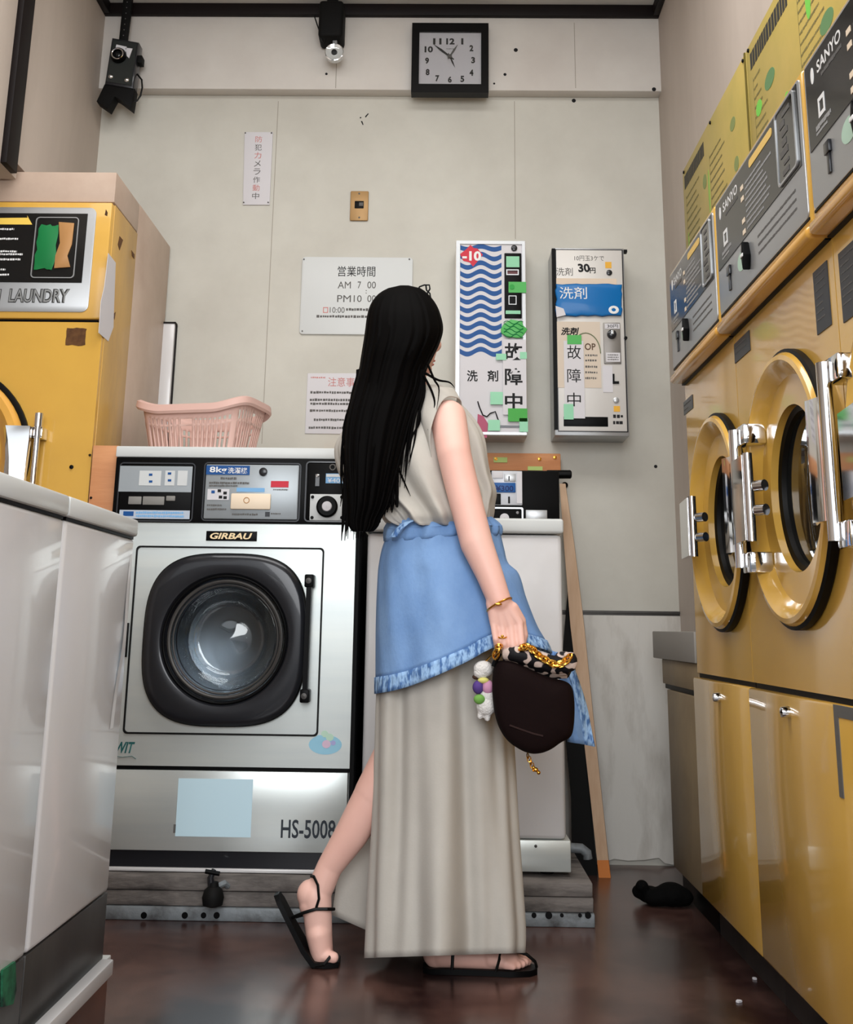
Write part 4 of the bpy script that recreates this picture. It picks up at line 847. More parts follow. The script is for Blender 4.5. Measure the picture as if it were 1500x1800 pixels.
# ============================================================ RIGHT: ROW OF YELLOW DRYERS
XF = 0.70; XP_ = 0.668
ff = FXm(XF); fp = FXm(XP_)
def dryer(yf, yn, yc, zc, RD, label, plates, knob, hpx=None, rpx=None, slot=None, seed=1):
    rr = random.Random(seed)
    u0, u1 = -yf+0.002, -yn-0.002; wd = u1-u0
    t = thing('coin_dryer', label, 'dryer', (XF+0.3, (yf+yn)/2, 0), 'yellow coin dryers')
    zl0, zl1, zb0, zb1, zp0, zp1 = 0.088, 0.640, 0.652, 1.455, 1.485, 1.795
    c = (-yc, zc)
    MB(ff).ring(on_rect(c, u0, u1, zb0, zb1, 64), circ(c, RD*0.60, n=64), -0.02, 0.0).box(u0, u0+0.004, zb0, zb1, -0.55, -0.02).box(u1-0.004, u1, zb0, zb1, -0.55, -0.02).box(u0, u1, zb1-0.004, zb1, -0.55, -0.02).box(u0, u1, zb0, zb0+0.004, -0.55, -0.02).build('cabinet', 'yellow', t)
    lc = MB(ff).box(u0-0.006, u1, zl0, zl1, -0.5, 0.012, 0.006).build('lower_cabinet', 'yellow', t)
    MB(ff).box(u0, u1, zl1-0.002, zb0+0.002, -0.4, -0.006).build('cabinet_gap', 'black', t)
    MB(ff).box(u0, u1, 0.0, zl0+0.001, -0.45, -0.03).build('plinth', mat('dark_plinth', (58, 52, 50), 0.6, var=(34, 30, 30), scale=8), t)
    # header with control panel
    hd_ = MB(fp).box(u0, u1, zp0, zp1, -0.22, 0.0, 0.010, 3).build('header', 'yellow', t)
    MB(fp).box(u0+0.001, u1-0.001, zp0-0.028, zp0-0.002, -0.20, 0.012, 0.011, 3).build('lip_rail', 'orange', t)
    MB(fp).box(u0+0.004, u1-0.004, zp0-0.031, zp0-0.0275, -0.2, -0.022).build('rail_gap', 'black', t)
    s = lambda f_: lerp(u0, u1, f_); h = lambda g_: lerp(zp0, zp1, g_)
    sp = MB(fp).prism(rrect(s(.025), s(.985), h(.05), h(.955), 0.014), -0.001, 0.003, 0.001).build('silver_plate', 'silver', hd_)
    bp = MB(fp).box(s(.04), s(.965), h(.40), h(.935), 0.002, 0.0045).build('black_panel', 'panelblk', hd_)
    MB(fp).box(s(.025), s(.985), h(.035), h(.05), 0.0, 0.002).build('shadow_joint', 'black', hd_)
    n = 0.0048
    text('SANYO', fp, (s(.14), s(.33), h(.80), h(.875)), n, 'whiteink', bp, 'lettering', bold=0.02)
    MB(fp).prism(circ((s(.10), h(.83)), 0.008, 0.016, 16), 0.004, 0.0052).build('emblem', 'whiteink', bp)
    m_ = MB(fp); dashes(m_, s(.17), s(.33), h(.765), 0.009, 0.0045, rr, 0.15); m_.build('small_print', 'greyink', bp)
    a = (s(.13), s(.18), h(.53), h(.65)); MB(fp).ring([(a[0], a[2]), (a[1], a[2]), (a[1], a[3]), (a[0], a[3])], [(a[0]+.006, a[2]+.008), (a[1]-.006, a[2]+.008), (a[1]-.006, a[3]-.008), (a[0]+.006, a[3]-.008)], 0.004, 0.0055).build('flame_symbol', 'whiteink', bp)
    m_ = MB(fp); dashes(m_, s(.10), s(.22), h(.49), 0.010, 0.0045, rr, 0.15); dashes(m_, s(.10), s(.19), h(.455), 0.006, 0.0045, rr, 0.15); m_.build('symbol_caption', mat('mid_grey_ink', (150, 150, 150), 0.6), bp)
    MB(fp).prism(rrect(s(.48), s(.73), h(.84), h(.90), 0.008), 0.004, 0.0055).build('yellow_label', mat('gold_label', (226, 190, 110), 0.5), bp)
    m_ = MB(fp)
    for k in range(9): dashes(m_, s(.42), s(rr.uniform(.60, .74)), h(.78-.042*k), 0.0065, 0.0045, rr, 0.2)
    m_.build('instructions', mat('mid_grey_ink', (150, 150, 150), 0.6), bp)
    for k in (0, 2, 6, 8): MB(fp).box(s(.37), s(.40), h(.765-.042*k), h(.80-.042*k), 0.004, 0.0055).build('step_mark', 'cream', bp)
    a = (s(.77), s(.945), h(.42), h(.93))
    wf = MB(fp).ring(rrect(*a, 0.012, 3), rrect(a[0]+.005, a[1]-.005, a[2]+.005, a[3]-.005, 0.009, 3), 0.003, 0.008).build('window_frame', 'silver', bp)
    MB(fp).box(a[0]+.004, a[1]-.004, a[2]+.004, a[3]-.004, 0.004, 0.006).build('window_panel', mat('window_black', (20, 20, 22), 0.1, coat=0.6), wf)
    m_ = MB(fp)
    for k in range(7): q0 = lerp(a[0], a[1], rr.uniform(.2, .45)); m_.box(q0, q0+(a[1]-a[0])*rr.uniform(.2, .4), lerp(a[2], a[3], .08+.125*k), lerp(a[2], a[3], .08+.125*k+rr.uniform(.04, .09)), 0.0055, 0.007)
    m_.build('window_labels', 'greyink', wf)
    MB(fp).box(s(.16), s(.20), h(.27), h(.34), 0.003, 0.009, 0.001).box(s(.17), s(.19), h(.15), h(.27), 0.003, 0.007, 0.001).build('coin_slot', 'gunmetal', hd_)
    kn = (s(.42), h(.24)); MB(fp).prism([(kn[0]-0.012, kn[1]), (kn[0], kn[1]+0.032), (kn[0]+0.012, kn[1]), (kn[0], kn[1]-0.032)], 0.003, 0.02, 0.003).build('selector_knob', 'black', hd_)
    MB(fp).box(kn[0]-0.009, kn[0]+0.009, kn[1]-0.004, kn[1]+0.004, 0.019, 0.022, 0.001).build('knob_pointer', 'whiteink', hd_)
    MB(fp).prism(circ((s(.33), h(.27)), 0.036, 0.022, 20), 0.003, 0.0038).build('mint_sticker', mat('mint_sticker_m', (176, 204, 186), 0.5), hd_)
    m_ = MB(fp)
    for k in range(3): dashes(m_, s(.52), s(.9), h(.30-.06*k), 0.006, 0.003, rr, 0.3)
    m_.build('plate_print', 'greyink', sp)
    # door
    g_ = MB(ff).lathe([(RD*0.985, 0.0), (RD, 0.004), (RD, 0.017), (RD*0.975, 0.021)], c, 72)
    dg_ = MB(ff).lathe([(RD*0.975, 0.002), (RD*0.975, 0.021), (RD*0.955, 0.029), (RD*0.92, 0.031), (RD*0.89, 0.026), (RD*0.84, 0.006), (RD*0.70, -0.034), (RD*0.62, -0.048), (RD*0.59, -0.050)], c, 72).build('door', 'yellow', t)
    g_.build('door_gasket', 'rubber', dg_)
    MB(ff).lathe([(RD*0.63, -0.042), (RD*0.63, -0.024), (RD*0.60, -0.016), (RD*0.56, -0.020), (RD*0.545, -0.036)], c, 60).build('window_gasket', 'rubber', dg_)
    MB(ff).lathe([(RD*0.56, -0.030), (RD*0.3, -0.026), (0.001, -0.024), (0.001, -0.030), (RD*0.3, -0.032), (RD*0.56, -0.036)], c, 48).build('door_glass', 'darkglass', dg_)
    MB(ff).lathe([(RD*0.60, -0.046), (RD*0.62, -0.06), (RD*0.95, -0.10), (RD*0.95, -0.45), (0.001, -0.46)], c, 40).build('drum', mat('dark_drum', (46, 48, 50), 0.35, 0.7), t)
    XH = XF-0.06; ym_ = hpx[2] if hpx else 0
    h0_, h1_ = (-pX(hpx[0], ym_, XH).y, -pX(hpx[1], ym_, XH).y) if hpx else (-(yc+RD+0.10), -(yc+RD+0.02))
    hz0, hz1 = (pX(hpx[0], hpx[3], XH).z, pX(hpx[0], hpx[2], XH).z) if hpx else (c[1]-0.09, c[1]+0.10)
    hn = MB(ff).loops([[(uu, z, n_) for uu, n_ in ((h0_, 0.050), (h0_, 0.062), (lerp(h0_, h1_, .6), 0.070), (h1_-0.010, 0.074), (h1_-0.010, 0.056))] for z in (hz0, hz0+0.005, hz1-0.005, hz1)], cap0=True, cap1=True).build('door_handle', 'chrome', dg_)
    MB(ff).tube([(h1_-0.004, hz0-0.003, 0.062), (h1_-0.004, hz1+0.003, 0.062)], 0.010, 12).build('handle_edge', 'chrome', hn)
    zm_ = (hz0+hz1)/2
    for z in (zm_-0.028, zm_+0.022): MB(ff).tube([(h1_, z, 0.05), (max(h1_+0.02, -(yc+RD*0.96)), z, 0.036)], 0.012, 12).build('handle_bolt', 'chrome', hn)
    hu = -pX(rpx[0], rpx[1], XF-0.055).y if rpx else -(yc-RD-0.012)
    hg = MB(ff).tube([(hu, c[1]-0.135, 0.055), (hu, c[1]+0.165, 0.055)], 0.013, 16).build('hinge_rod', 'chrome', dg_)
    for z in (c[1]-0.125, c[1]+0.150):
        MB(ff).box(hu-0.010, hu+0.055, z-0.022, z+0.022, 0.0, 0.05, 0.004).build('hinge_bracket', 'chrome', hg)
    MB(ff).loops([[(hu-0.005-dx, z, n_) for dx, n_ in ((0, 0.046), (0, 0.060), (0.055, 0.072), (0.10, 0.058), (0.10, 0.050), (0.055, 0.060))] for z in (c[1]-0.10, c[1]+0.11)], cap0=True, cap1=True).build('hinge_leaf', 'chrome', hg)
    for b in plates:
        q0, q1 = prx(b[0], (b[1]+b[3])/2, XF), prx(b[2], (b[1]+b[3])/2, XF); xm = (b[0]+b[2])/2
        z0, z1 = pX(xm, b[3], XF).z, pX(xm, b[1], XF).z
        pl = MB(ff).box(-q0[0], -q1[0], z0, z1, 0.0, 0.002).build('label_plate', mat('dark_plate', (38, 38, 42), 0.3), t)
        m_ = MB(ff)
        for k in range(max(2, int((z1-z0)/0.016))):
            dashes(m_, -q0[0]+0.008, lerp(-q0[0], -q1[0], rr.uniform(.5, .9)), z1-0.012-0.014*k, 0.004, 0.002, rr, 0.5)
        m_.build('plate_lettering', 'greyink', pl)
    kp = prx(*knob, XF-0.012); MB(ff).lathe([(0.012, 0.012), (0.012, 0.018), (0.010, 0.028), (0.0005, 0.031)], (-kp[0], kp[1]), 18).build('lock_knob', 'chrome', lc)
    if slot:
        q0 = prx(slot[0], slot[1], XF-0.012); zlo = pX(slot[0]+10, slot[3], XF-0.012).z; yn_ = pX(slot[2], slot[3], XF-0.012).y
        MB(ff).box(-q0[0], -yn_, zlo, q0[1], 0.010, 0.0135).box(-yn_+0.0003, u1-0.03, q0[1]-0.02, q0[1], 0.010, 0.0135).build('access_frame', mat('grey_frame', (110, 108, 104), 0.4, 0.3), lc)
    return t
y12 = pX(1263, 500, XP_).y; y23 = pX(1425, 330, XP_).y; y01 = pX(1182, 610, XP_).y
c1 = (pX(1223, 920, XF-.02).y+pX(1306, 920, XF-.01).y)/2; c2 = (pX(1322, 860, XF-.02).y+pX(1461, 860, XF-.01).y)/2
dryer(y01, y12, c1, 1.030, 0.270, 'farthest yellow dryer of the right row, next to the back wall', [(1203, 700, 1219, 724)], (1266, 1226), (1196, 1219, 886, 984), (1299, 900), seed=1)
dryer(y12, y23, c2, 1.042, 0.277, 'middle yellow dryer of the right row, its door in full view', [(1292, 592, 1320, 628)], (1388, 1252), (1279, 1318, 820, 962), (1461, 820), seed=2)
dryer(y23, y23-0.66, y23-0.66/2, 1.042, 0.277, 'nearest yellow dryer of the right row, cut off by the picture edge', [(1434, 465, 1460, 583), (1479, 428, 1512, 560)], (1560, 1290), (1474, 1540, 728, 884), None, (1466, 1238, 1485, 1400), seed=3)

# cover panels between the dryers and the back wall
ya, yb2 = pX(1150, 1135, XF).y, y01+0.010
t = thing('pipe_cover', 'dull grey-brown sheet cover low on the wall between dryers and back wall', 'cover', (XF+0.05, (ya+yb2)/2, 0.0))
za, zb_ = pX(1185, 1161, XF).z, pX(1185, 1110, XF).z
MB(ff).box(-ya, -yb2, za, zb_, -(XR-XF)+0.001, 0.004, 0.003).build('top_box', mat('grey_cover', (150, 146, 140), 0.5, 0.1), t)
ya2 = pX(1163, 1190, XF).y; za2 = pX(1185, 1206, XF).z
MB(ff).box(-ya2, -yb2, za2, za-0.001, -(XR-XF)+0.001, -0.004, 0.002).build('middle_panel', 'oldtan', t)
ya3 = pX(1176, 1350, XF).y
MB(ff).box(-ya3, -yb2, 0.075, za2-0.016, -(XR-XF)+0.001, -0.004, 0.002).build('lower_panel', 'oldtan', t)
MB(ff).box(-ya2, -yb2, za2-0.015, za2-0.001, -(XR-XF)+0.002, -0.012).build('panel_gap', 'black', t)
MB(ff).box(-ya3, -yb2, 0.0, 0.074, -(XR-XF)+0.001, -0.03).build('plinth', 'black', t)  # black block put in for the shadow beneath the lower panel

# posters above the dryers
fpo = FXm(XR); zq0, zq1 = 1.84, 2.325
def poster(yf, yn, label, seed, kind):
    rr = random.Random(seed)
    t = thing('instruction_poster', label, 'poster', (XR, (yf+yn)/2, zq0), 'yellow instruction posters')
    u0, u1 = -yf, -yn; s = lambda f_: lerp(u0, u1, f_); h = lambda g_: lerp(zq0, zq1, g_)
    sh = MB(fpo).box(u0, u1, zq0, zq1, 0.0005, 0.006, 0.001).build('sheet', 'poster', t)
    m_ = MB(fpo)
    for a in ((0.03, 0.36),) if kind == 1 else ((0.04, 0.42),):
        uu = s(a[0])
        while uu < s(a[1]): w_ = 0.026*rr.uniform(.7, 1.1); m_.box(uu, uu+w_*0.8, h(.84), h(.94), 0.006, 0.0066); uu += w_
    m_.build('heading', mat('heading_ink', (52, 52, 50), 0.6), sh)
    for (p, q) in ((0.05, .30), (.46, .70)) if kind == 1 else ((.5, .75), (.06, .2)):
        m_ = MB(fpo).box(s(p)-0.003, s(p)-0.002, h(.06), h(.78), 0.006, 0.0066)
        for k in range(13): dashes(m_, s(p), s(rr.uniform(q-.10, q)), h(.76-.057*k), 0.008, 0.006, rr, 0.3)
        m_.build('print_lines', mat('olive_print', (112, 104, 66), 0.6), sh)
    spots = [(.37, .66, .03, .10, 'teal'), (.36, .22, .02, .12, 'teal'), (.80, .72, .035, .08, 'teal'), (.82, .45, .03, .09, 'teal'), (.43, .55, .012, .30, 'green'), (.06, .35, .008, .3, 'green')] if kind == 1 else [(.10, .56, .03, .09, 'green'), (.22, .62, .05, .10, 'teal'), (.58, .70, .02, .22, 'green'), (.70, .45, .05, .10, 'teal'), (.14, .25, .025, .12, 'green'), (.36, .38, .02, .07, 'green'), (.48, .88, .03, .07, 'green'), (.86, .6, .05, .12, 'teal')]
    for (p, q, a, b, mm) in spots:
        MB(fpo).prism(circ((s(p), h(q)), a*(u1-u0), b*0.5*(zq1-zq0), 20), 0.006, 0.0068).build('printed_spot', mat('faded_'+mm, (140, 176, 82) if mm == 'green' else (128, 140, 84), 0.5) if kind == 1 else mat('print_'+mm, (112, 190, 78) if mm == 'green' else (94, 130, 88), 0.5), sh)
    for p in (.03, .5, .97): MB(fpo).lathe([(0.006, 0.006), (0.005, 0.010), (0.0005, 0.011)], (s(p), h(.975)), 10).build('pin', 'black', sh)
    MB(fpo).box(u1-0.007, u1, zq0, zq1, 0.006, 0.010).build('edge_strip', mat('olive_edge', (96, 84, 28), 0.5), t)
yp0 = pX(1205, 340, XR).y; yp1 = pX(1320, 180, XR).y
poster(yp0, yp1, 'yellow poster above the dryers nearest the back wall, faded small print', 11, 1)
poster(yp1-0.006, yp1-0.90, 'yellow poster with green drawings at the top right corner of the picture', 12, 2)

# black rag on the floor, litter
rc = pZ(1160, 1596, 0.0)
m_ = MB()
for x, y, r_, dz in ((1127, 1570, 0.020, 0.030), (1128, 1556, 0.017, 0.055), (1145, 1580, 0.030, 0.028), (1160, 1578, 0.032, 0.028), (1180, 1575, 0.040, 0.032), (1196, 1584, 0.032, 0.02), (1150, 1594, 0.028, 0.015), (1176, 1596, 0.030, 0.014)):
    p = pY(x, y, rc.y+0.03); m_.ball((p.x, rc.y+0.03+(0.02 if x % 2 else -0.01), max(p.z, r_*0.8)), r_*1.15, r_*1.3, min(r_, max(p.z, r_*0.8)))
o = m_.build('crumpled_rag', 'rag'); md = o.modifiers.new('merge', 'REMESH'); md.mode = 'VOXEL'; md.voxel_size = 0.006
md = o.modifiers.new('soften', 'SMOOTH'); md.factor = 0.6; md.iterations = 4
tag(o, 'crumpled black rag lying on the floor between the step and the dryers', 'rag')
rr = random.Random(21)
for k, (x, y, lb) in enumerate(((1251, 1610, 'tiny white scrap on the floor beside the farthest dryer plinth'), (1293, 1642, 'tiny white scrap on the floor below the middle of the dryer row'), (1327, 1722, 'white scrap at the foot of the nearest visible dryer corner'), (1299, 1762, 'pale crumb on the red floor at the lower right'))):
    p = pZ(x, y, 0.0); s_ = 0.006
    tag(MB().prism([(p.x+s_*rr.uniform(.6, 1.3)*math.cos(q), p.y+s_*rr.uniform(.6, 1.3)*math.sin(q)) for q in [2*PI*j/7 for j in range(7)]], 0.0005, 0.004).build('paper_scrap', 'paper'), lb, 'scrap', 'scraps on the floor')

# ============================================================ THE WOMAN
YP = 2.90
person = thing('person', 'woman seen from behind with long black hair, taupe dress and tied denim jacket', 'person', (0.02, YP, 0))
Q = lambda x, y, Y=YP: pY(x, y, Y)
PH = math.radians(40); hf = Vector((math.sin(PH), math.cos(PH), 0)); hr_ = Vector((math.cos(PH), -math.sin(PH), 0)); hu_ = Vector((0, 0, 1))
HR = Matrix((hr_, hf, hu_)).transposed()
hc = Q(717, 582)
def HL(x, y, z): return hc+HR @ Vector((x, y, z))
b = MB()
b.ball(hc+HR @ Vector((0, -0.008, 0.012)), 0.072, 0.092, 0.092, rot=HR)            # skull
b.ball(HL(0, 0.022, -0.045), 0.058, 0.066, 0.070, rot=HR)                            # face
b.ball(HL(0, 0.050, -0.092), 0.032, 0.034, 0.024, rot=HR)                            # chin
b.capsule(HL(0, 0.082, -0.008), 0.008, HL(0, 0.100, -0.040), 0.0115)                  # nose
b.ball(HL(0.012, 0.088, -0.040), 0.008, 0.009, 0.007, rot=HR); b.ball(HL(-0.012, 0.088, -0.040), 0.008, 0.009, 0.007, rot=HR)
b.ball(HL(0, 0.084, 0.018), 0.046, 0.012, 0.010, rot=HR)                             # brow
for s_ in (-1, 1):
    b.ball(HL(s_*0.034, 0.066, -0.030), 0.022, 0.020, 0.020, rot=HR)                 # cheek
    b.ball(HL(s_*0.071, -0.006, -0.020), 0.007, 0.018, 0.030, rot=HR)                # ear
b.ball(HL(0, 0.086, -0.066), 0.020, 0.008, 0.005, rot=HR); b.ball(HL(0, 0.084, -0.076), 0.017, 0.008, 0.006, rot=HR)
nb = Q(722, 712, 2.905)
b.capsule(HL(0, -0.012, -0.06), 0.047, nb, 0.052)
sR, sL = Q(786, 738, 2.815), Q(640, 750, 2.99)
b.capsule(nb+Vector((0, 0, -0.01)), 0.05, sR, 0.044); b.capsule(nb+Vector((0, 0, -0.01)), 0.05, sL, 0.044)
tr = Matrix.Rotation(-math.radians(38), 3, 'Z')
b.ball(Q(728, 800, 2.90), 0.135, 0.085, 0.17, rot=tr); b.ball(Q(765, 905, 2.89), 0.115, 0.08, 0.13, rot=tr); b.ball(Q(775, 985, 2.88), 0.135, 0.095, 0.12, rot=tr)
# right arm, the one that carries the bag
AR = [(Q(788, 735, 2.81), 0.046), (Q(799, 800, 2.755), 0.0415), (Q(811, 850, 2.74), 0.0405), (Q(822, 893, 2.725), 0.0395), (Q(838, 955, 2.705), 0.0385), (Q(861, 1010, 2.69), 0.0315), (Q(878, 1056, 2.68), 0.0275)]
for (p, r_), (q, r2_) in zip(AR[:-1], AR[1:]): b.capsule(p, r_, q, r2_)
wr_ = AR[-1][0]
fing = {'little': (868, 1096, 1124, 1138, 0.0074), 'ring': (883, 1100, 1132, 1147, 0.0082), 'middle': (898, 1100, 1136, 1153, 0.0085), 'index': (913, 1096, 1132, 1148, 0.0083)}
YH = 2.668
for nm, (x, ky, y1, y2, r_) in fing.items():
    K = Q(x, ky, YH+0.006); P1 = Q(x+4, y1, YH-0.006); P2 = Q(x+6, y2, YH+0.008); P3 = Q(x+5, y2-4, YH+0.030); P4 = Q(x+3, y2-15, YH+0.036)
    b.capsule(wr_+Vector(((x-891)*0.0006, 0, -0.006)), 0.0175, K, r_*1.25)
    b.capsule(K, r_*1.15, P1, r_*1.02); b.capsule(P1, r_*1.02, P2, r_); b.capsule(P2, r_, P3, r_*0.95); b.capsule(P3, r_*0.95, P4, r_*0.82)
b.capsule(Q(900, 1070, YH+0.014), 0.0165, Q(915, 1092, YH+0.022), 0.0135); b.capsule(Q(915, 1092, YH+0.022), 0.0125, Q(921, 1116, YH+0.024), 0.0105); b.capsule(Q(921, 1116, YH+0.024), 0.0102, Q(917, 1138, YH+0.028), 0.0082)
# left arm, bent in front of her
eL, wL = Q(648, 862, 3.02), Q(716, 868, 3.085)
b.capsule(sL, 0.043, eL, 0.037); b.capsule(eL, 0.036, wL, 0.026)
kn_ = Q(752, 862, 3.09); b.capsule(wL, 0.024, kn_, 0.022, fl=0.6)
for k in range(4): b.capsule(kn_+Vector((0, 0, 0.022-0.014*k)), 0.0085, kn_+Vector((0.032, -0.004, 0.018-0.013*k)), 0.0080); b.capsule(kn_+Vector((0.032, -0.004, 0.018-0.013*k)), 0.008, kn_+Vector((0.052, -0.022, 0.014-0.012*k)), 0.0072)
b.capsule(wL+Vector((0.015, 0, 0.018)), 0.011, kn_+Vector((0.012, -0.012, 0.048)), 0.009)
# legs
hR_, kR, aR = Q(800, 1015, 2.86), Q(800, 1340, 2.87), Q(790, 1645, 2.885)
b.capsule(hR_, 0.088, kR, 0.055); b.capsule(kR, 0.055, Q(798, 1450, 2.885), 0.052); b.capsule(Q(798, 1450, 2.885), 0.052, aR, 0.034)
FR = 2.875
hz_ = lambda x, z, Y: Vector((Q(x, 1690, Y).x, Y, z))
b.capsule(aR, 0.034, hz_(775, 0.042, FR), 0.030); b.ball(hz_(768, 0.036, FR), 0.032, 0.030, 0.030)
b.capsule(aR, 0.032, hz_(860, 0.040, FR), 0.024, fl=1.2); b.capsule(hz_(775, 0.036, FR), 0.027, hz_(870, 0.030, FR), 0.025, fl=1.3); b.capsule(hz_(862, 0.034, FR), 0.024, hz_(898, 0.026, FR-0.004), 0.020, fl=1.6)
for k, (dx, dy, r_) in enumerate(((934, 0.020, 0.0125), (931, 0.005, 0.0095), (926, -0.009, 0.009), (919, -0.021, 0.0085), (910, -0.031, 0.008))):
    b.capsule(hz_(890, 0.026, FR+dy*0.9), 0.013, hz_(dx-8, 0.021, FR+dy), r_)
hL_, kL, aL = Q(750, 1015, 2.93), Q(715, 1290, 2.89), Q(566, 1546, 2.915)
cL = Q(657, 1397, 2.905)
b.capsule(hL_, 0.086, kL, 0.054); b.capsule(kL, 0.054, cL, 0.048); b.capsule(cL, 0.047, Q(618, 1466, 2.91), 0.040); b.capsule(Q(618, 1466, 2.91), 0.040, Q(580, 1523, 2.915), 0.0305); b.capsule(Q(580, 1523, 2.915), 0.0305, Q(566, 1556, 2.915), 0.031)
b.ball(Q(545, 1572, 2.915), 0.031, 0.030, 0.033); b.capsule(Q(566, 1556, 2.915), 0.031, Q(549, 1590, 2.915), 0.031)
b.capsule(Q(556, 1575, 2.915), 0.036, Q(561, 1640, 2.912), 0.031, fl=1.0); b.capsule(Q(561, 1640, 2.912), 0.031, Q(566, 1675, 2.91), 0.026, fl=1.3)
for k, (dx, dy, r_) in enumerate(((593, -0.020, 0.0125), (591, -0.006, 0.010), (588, 0.008, 0.0095), (584, 0.020, 0.009), (579, 0.031, 0.0085))):
    p = Q(dx-6, 1699, 2.905); b.capsule(Q(567, 1676, 2.908)+Vector((0, dy*0.9, 0)), 0.014, Vector((p.x, 2.905+dy, r_+0.010)), r_)
tmp = put('body', b.mesh('body'), 'skin')
md = tmp.modifiers.new('merge', 'REMESH'); md.mode = 'VOXEL'; md.voxel_size = 0.0029
md = tmp.modifiers.new('soften', 'SMOOTH'); md.factor = 0.5; md.iterations = 4
bpy.context.view_layer.update()
me = bpy.data.meshes.new_from_object(tmp.evaluated_get(bpy.context.evaluated_depsgraph_get())); loc0 = tmp.location.copy()
bpy.data.objects.remove(tmp); me.transform(Matrix.Translation(loc0)); me.polygons.foreach_set('use_smooth', [True]*len(me.polygons))
body = put('body', me, 'skin', person)
for s_ in (-1, 1):
    e = MB().ball(HL(s_*0.031, 0.078, 0.0), 0.0125, 0.0095, 0.008, rot=HR).build('eye', 'eye', person)
    MB().ball(HL(s_*0.031, 0.0855, 0.0), 0.0055, 0.003, 0.0055, rot=HR).build('iris', 'iris', e)
    MB().tube([HL(s_*(0.016+0.009*k), 0.092-0.003*k-0.0012*k*k, 0.022+0.003*k-0.0009*k*k) for k in range(4)], [0.002, 0.003, 0.0028, 0.0015], 6).build('eyebrow', 'hair', person)
MB().ball(HL(0, 0.0915, -0.0655), 0.019, 0.005, 0.0045, rot=HR).ball(HL(0, 0.0895, -0.0755), 0.016, 0.005, 0.005, rot=HR).build('lips', 'skinpink', person)

# ---- clothes: rings that follow the outline seen from the camera
def sil(levels, yc, hd, rows=48, n=72, fold=None, e=2.2, ybot=None, tail=None):
    """levels: [(pixel y, x left, x right)], yc / hd: depth centre and half depth as functions of 0..1"""
    keys = [(l[0], (l[1], l[2])) for l in levels]; y0, y1 = keys[0][0], keys[-1][0]; out = []
    for i in range(rows):
        v = i/(rows-1); lp = []
        for k in range(n):
            a = 2*PI*k/n; ca, sa = math.cos(a), math.sin(a)
            cx_ = math.copysign(abs(ca)**(2/e), ca); sx_2 = math.copysign(abs(sa)**(2/e), sa)
            if ybot:
                xl_, xr_2 = interp(keys, y1); yend = ybot(lerp(xl_, xr_2, (cx_+1)/2)); y = lerp(y0, yend, v)
            else: y = lerp(y0, y1, v)
            xl_, xr_2 = interp(keys, y)
            g = fold(a, v) if fold else 0.0
            Y = yc(v)+hd(v)*sx_2*(1+g); x = lerp(xl_, xr_2, (cx_*(1+g*0.25)+1)/2)
            p = pY(x, y, yc(v)); lp.append(Vector((p.x, Y, pY(x, y, min(Y, yc(v))).z)))
        out.append(lp)
    return out
def fold_fn(specs):
    return lambda a, v: sum(am*math.cos(k*a+ph+tw*v)*(s0+(s1-s0)*v) for am, k, ph, tw, s0, s1 in specs)
# skirt of the dress
sk = sil([(895, 698, 856), (1000, 676, 884), (1100, 668, 890), (1200, 663, 893), (1330, 660, 900), (1450, 657, 906), (1560, 652, 913), (1640, 650, 918), (1676, 649, 917)],
         lambda v: 2.885, lambda v: lerp(0.105, 0.165, v), 60, 220, fold_fn([(0.13, 5, 0.9, 1.4, 0.25, 1.0), (0.13, 8, 1.9, -1.6, 0.3, 1.0), (0.10, 13, 0.2, 1.9, 0.4, 0.8), (0.04, 3, 0.2, 0.5, 0, 1.0), (0.03, 21, 0.7, -2.0, 0.9, 0.4)]), ybot=lambda x: 1684-0.034*(x-650))
o = MB().loops(sk).build('dress_skirt', 'dress', person, sharp=180); so = o.modifiers.new('thickness', 'SOLIDIFY'); so.thickness = 0.002
# back flap of the slit, swinging behind the lifted leg
fl_ = []
for i in range(24):
    v = i/23; y = lerp(1330, 1655, v)
    L0 = interp([(0, (668,)), (0.45, (628,)), (0.7, (598,)), (1.0, (584,))], v)[0]; yl = lerp(1330, 1608, v)
    fl_.append([(lambda s: Q(lerp(L0, 690, s), lerp(yl, y, s), 2.975+0.02*math.sin(5*s+2*v)+0.03*s))(k/10) for k in range(11)])
o = MB().loops(fl_, ringclosed=False).build('dress_slit_flap', 'dress', person); so = o.modifiers.new('thickness', 'SOLIDIFY'); so.thickness = 0.002
# blouse
bl = sil([(676, 700, 776), (690, 668, 792), (705, 648, 806), (722, 634, 822), (742, 620, 838), (765, 600, 850), (790, 592, 856), (830, 600, 862), (862, 618, 870), (885, 646, 866), (902, 666, 864), (916, 678, 860), (923, 692, 856)],
         lambda v: lerp(2.90, 2.882, v), lambda v: interp([(0, (0.055,)), (0.15, (0.085,)), (0.4, (0.118,)), (0.8, (0.128,)), (0.93, (0.138,)), (1, (0.122,))], v)[0], 60, 200,
         fold_fn([(0.10, 7, 0.3, 5.0, 0.0, 1.2), (0.08, 12, 1.1, -3.5, 0.1, 1.3), (0.045, 19, 2.0, 2.0, 0.0, 1.6), (0.03, 31, 0.4, -4, 0.0, 1.6)]), 2.4)
o = MB().loops(bl).build('blouse', 'dress', person, sharp=180); so = o.modifiers.new('thickness', 'SOLIDIFY'); so.thickness = 0.002
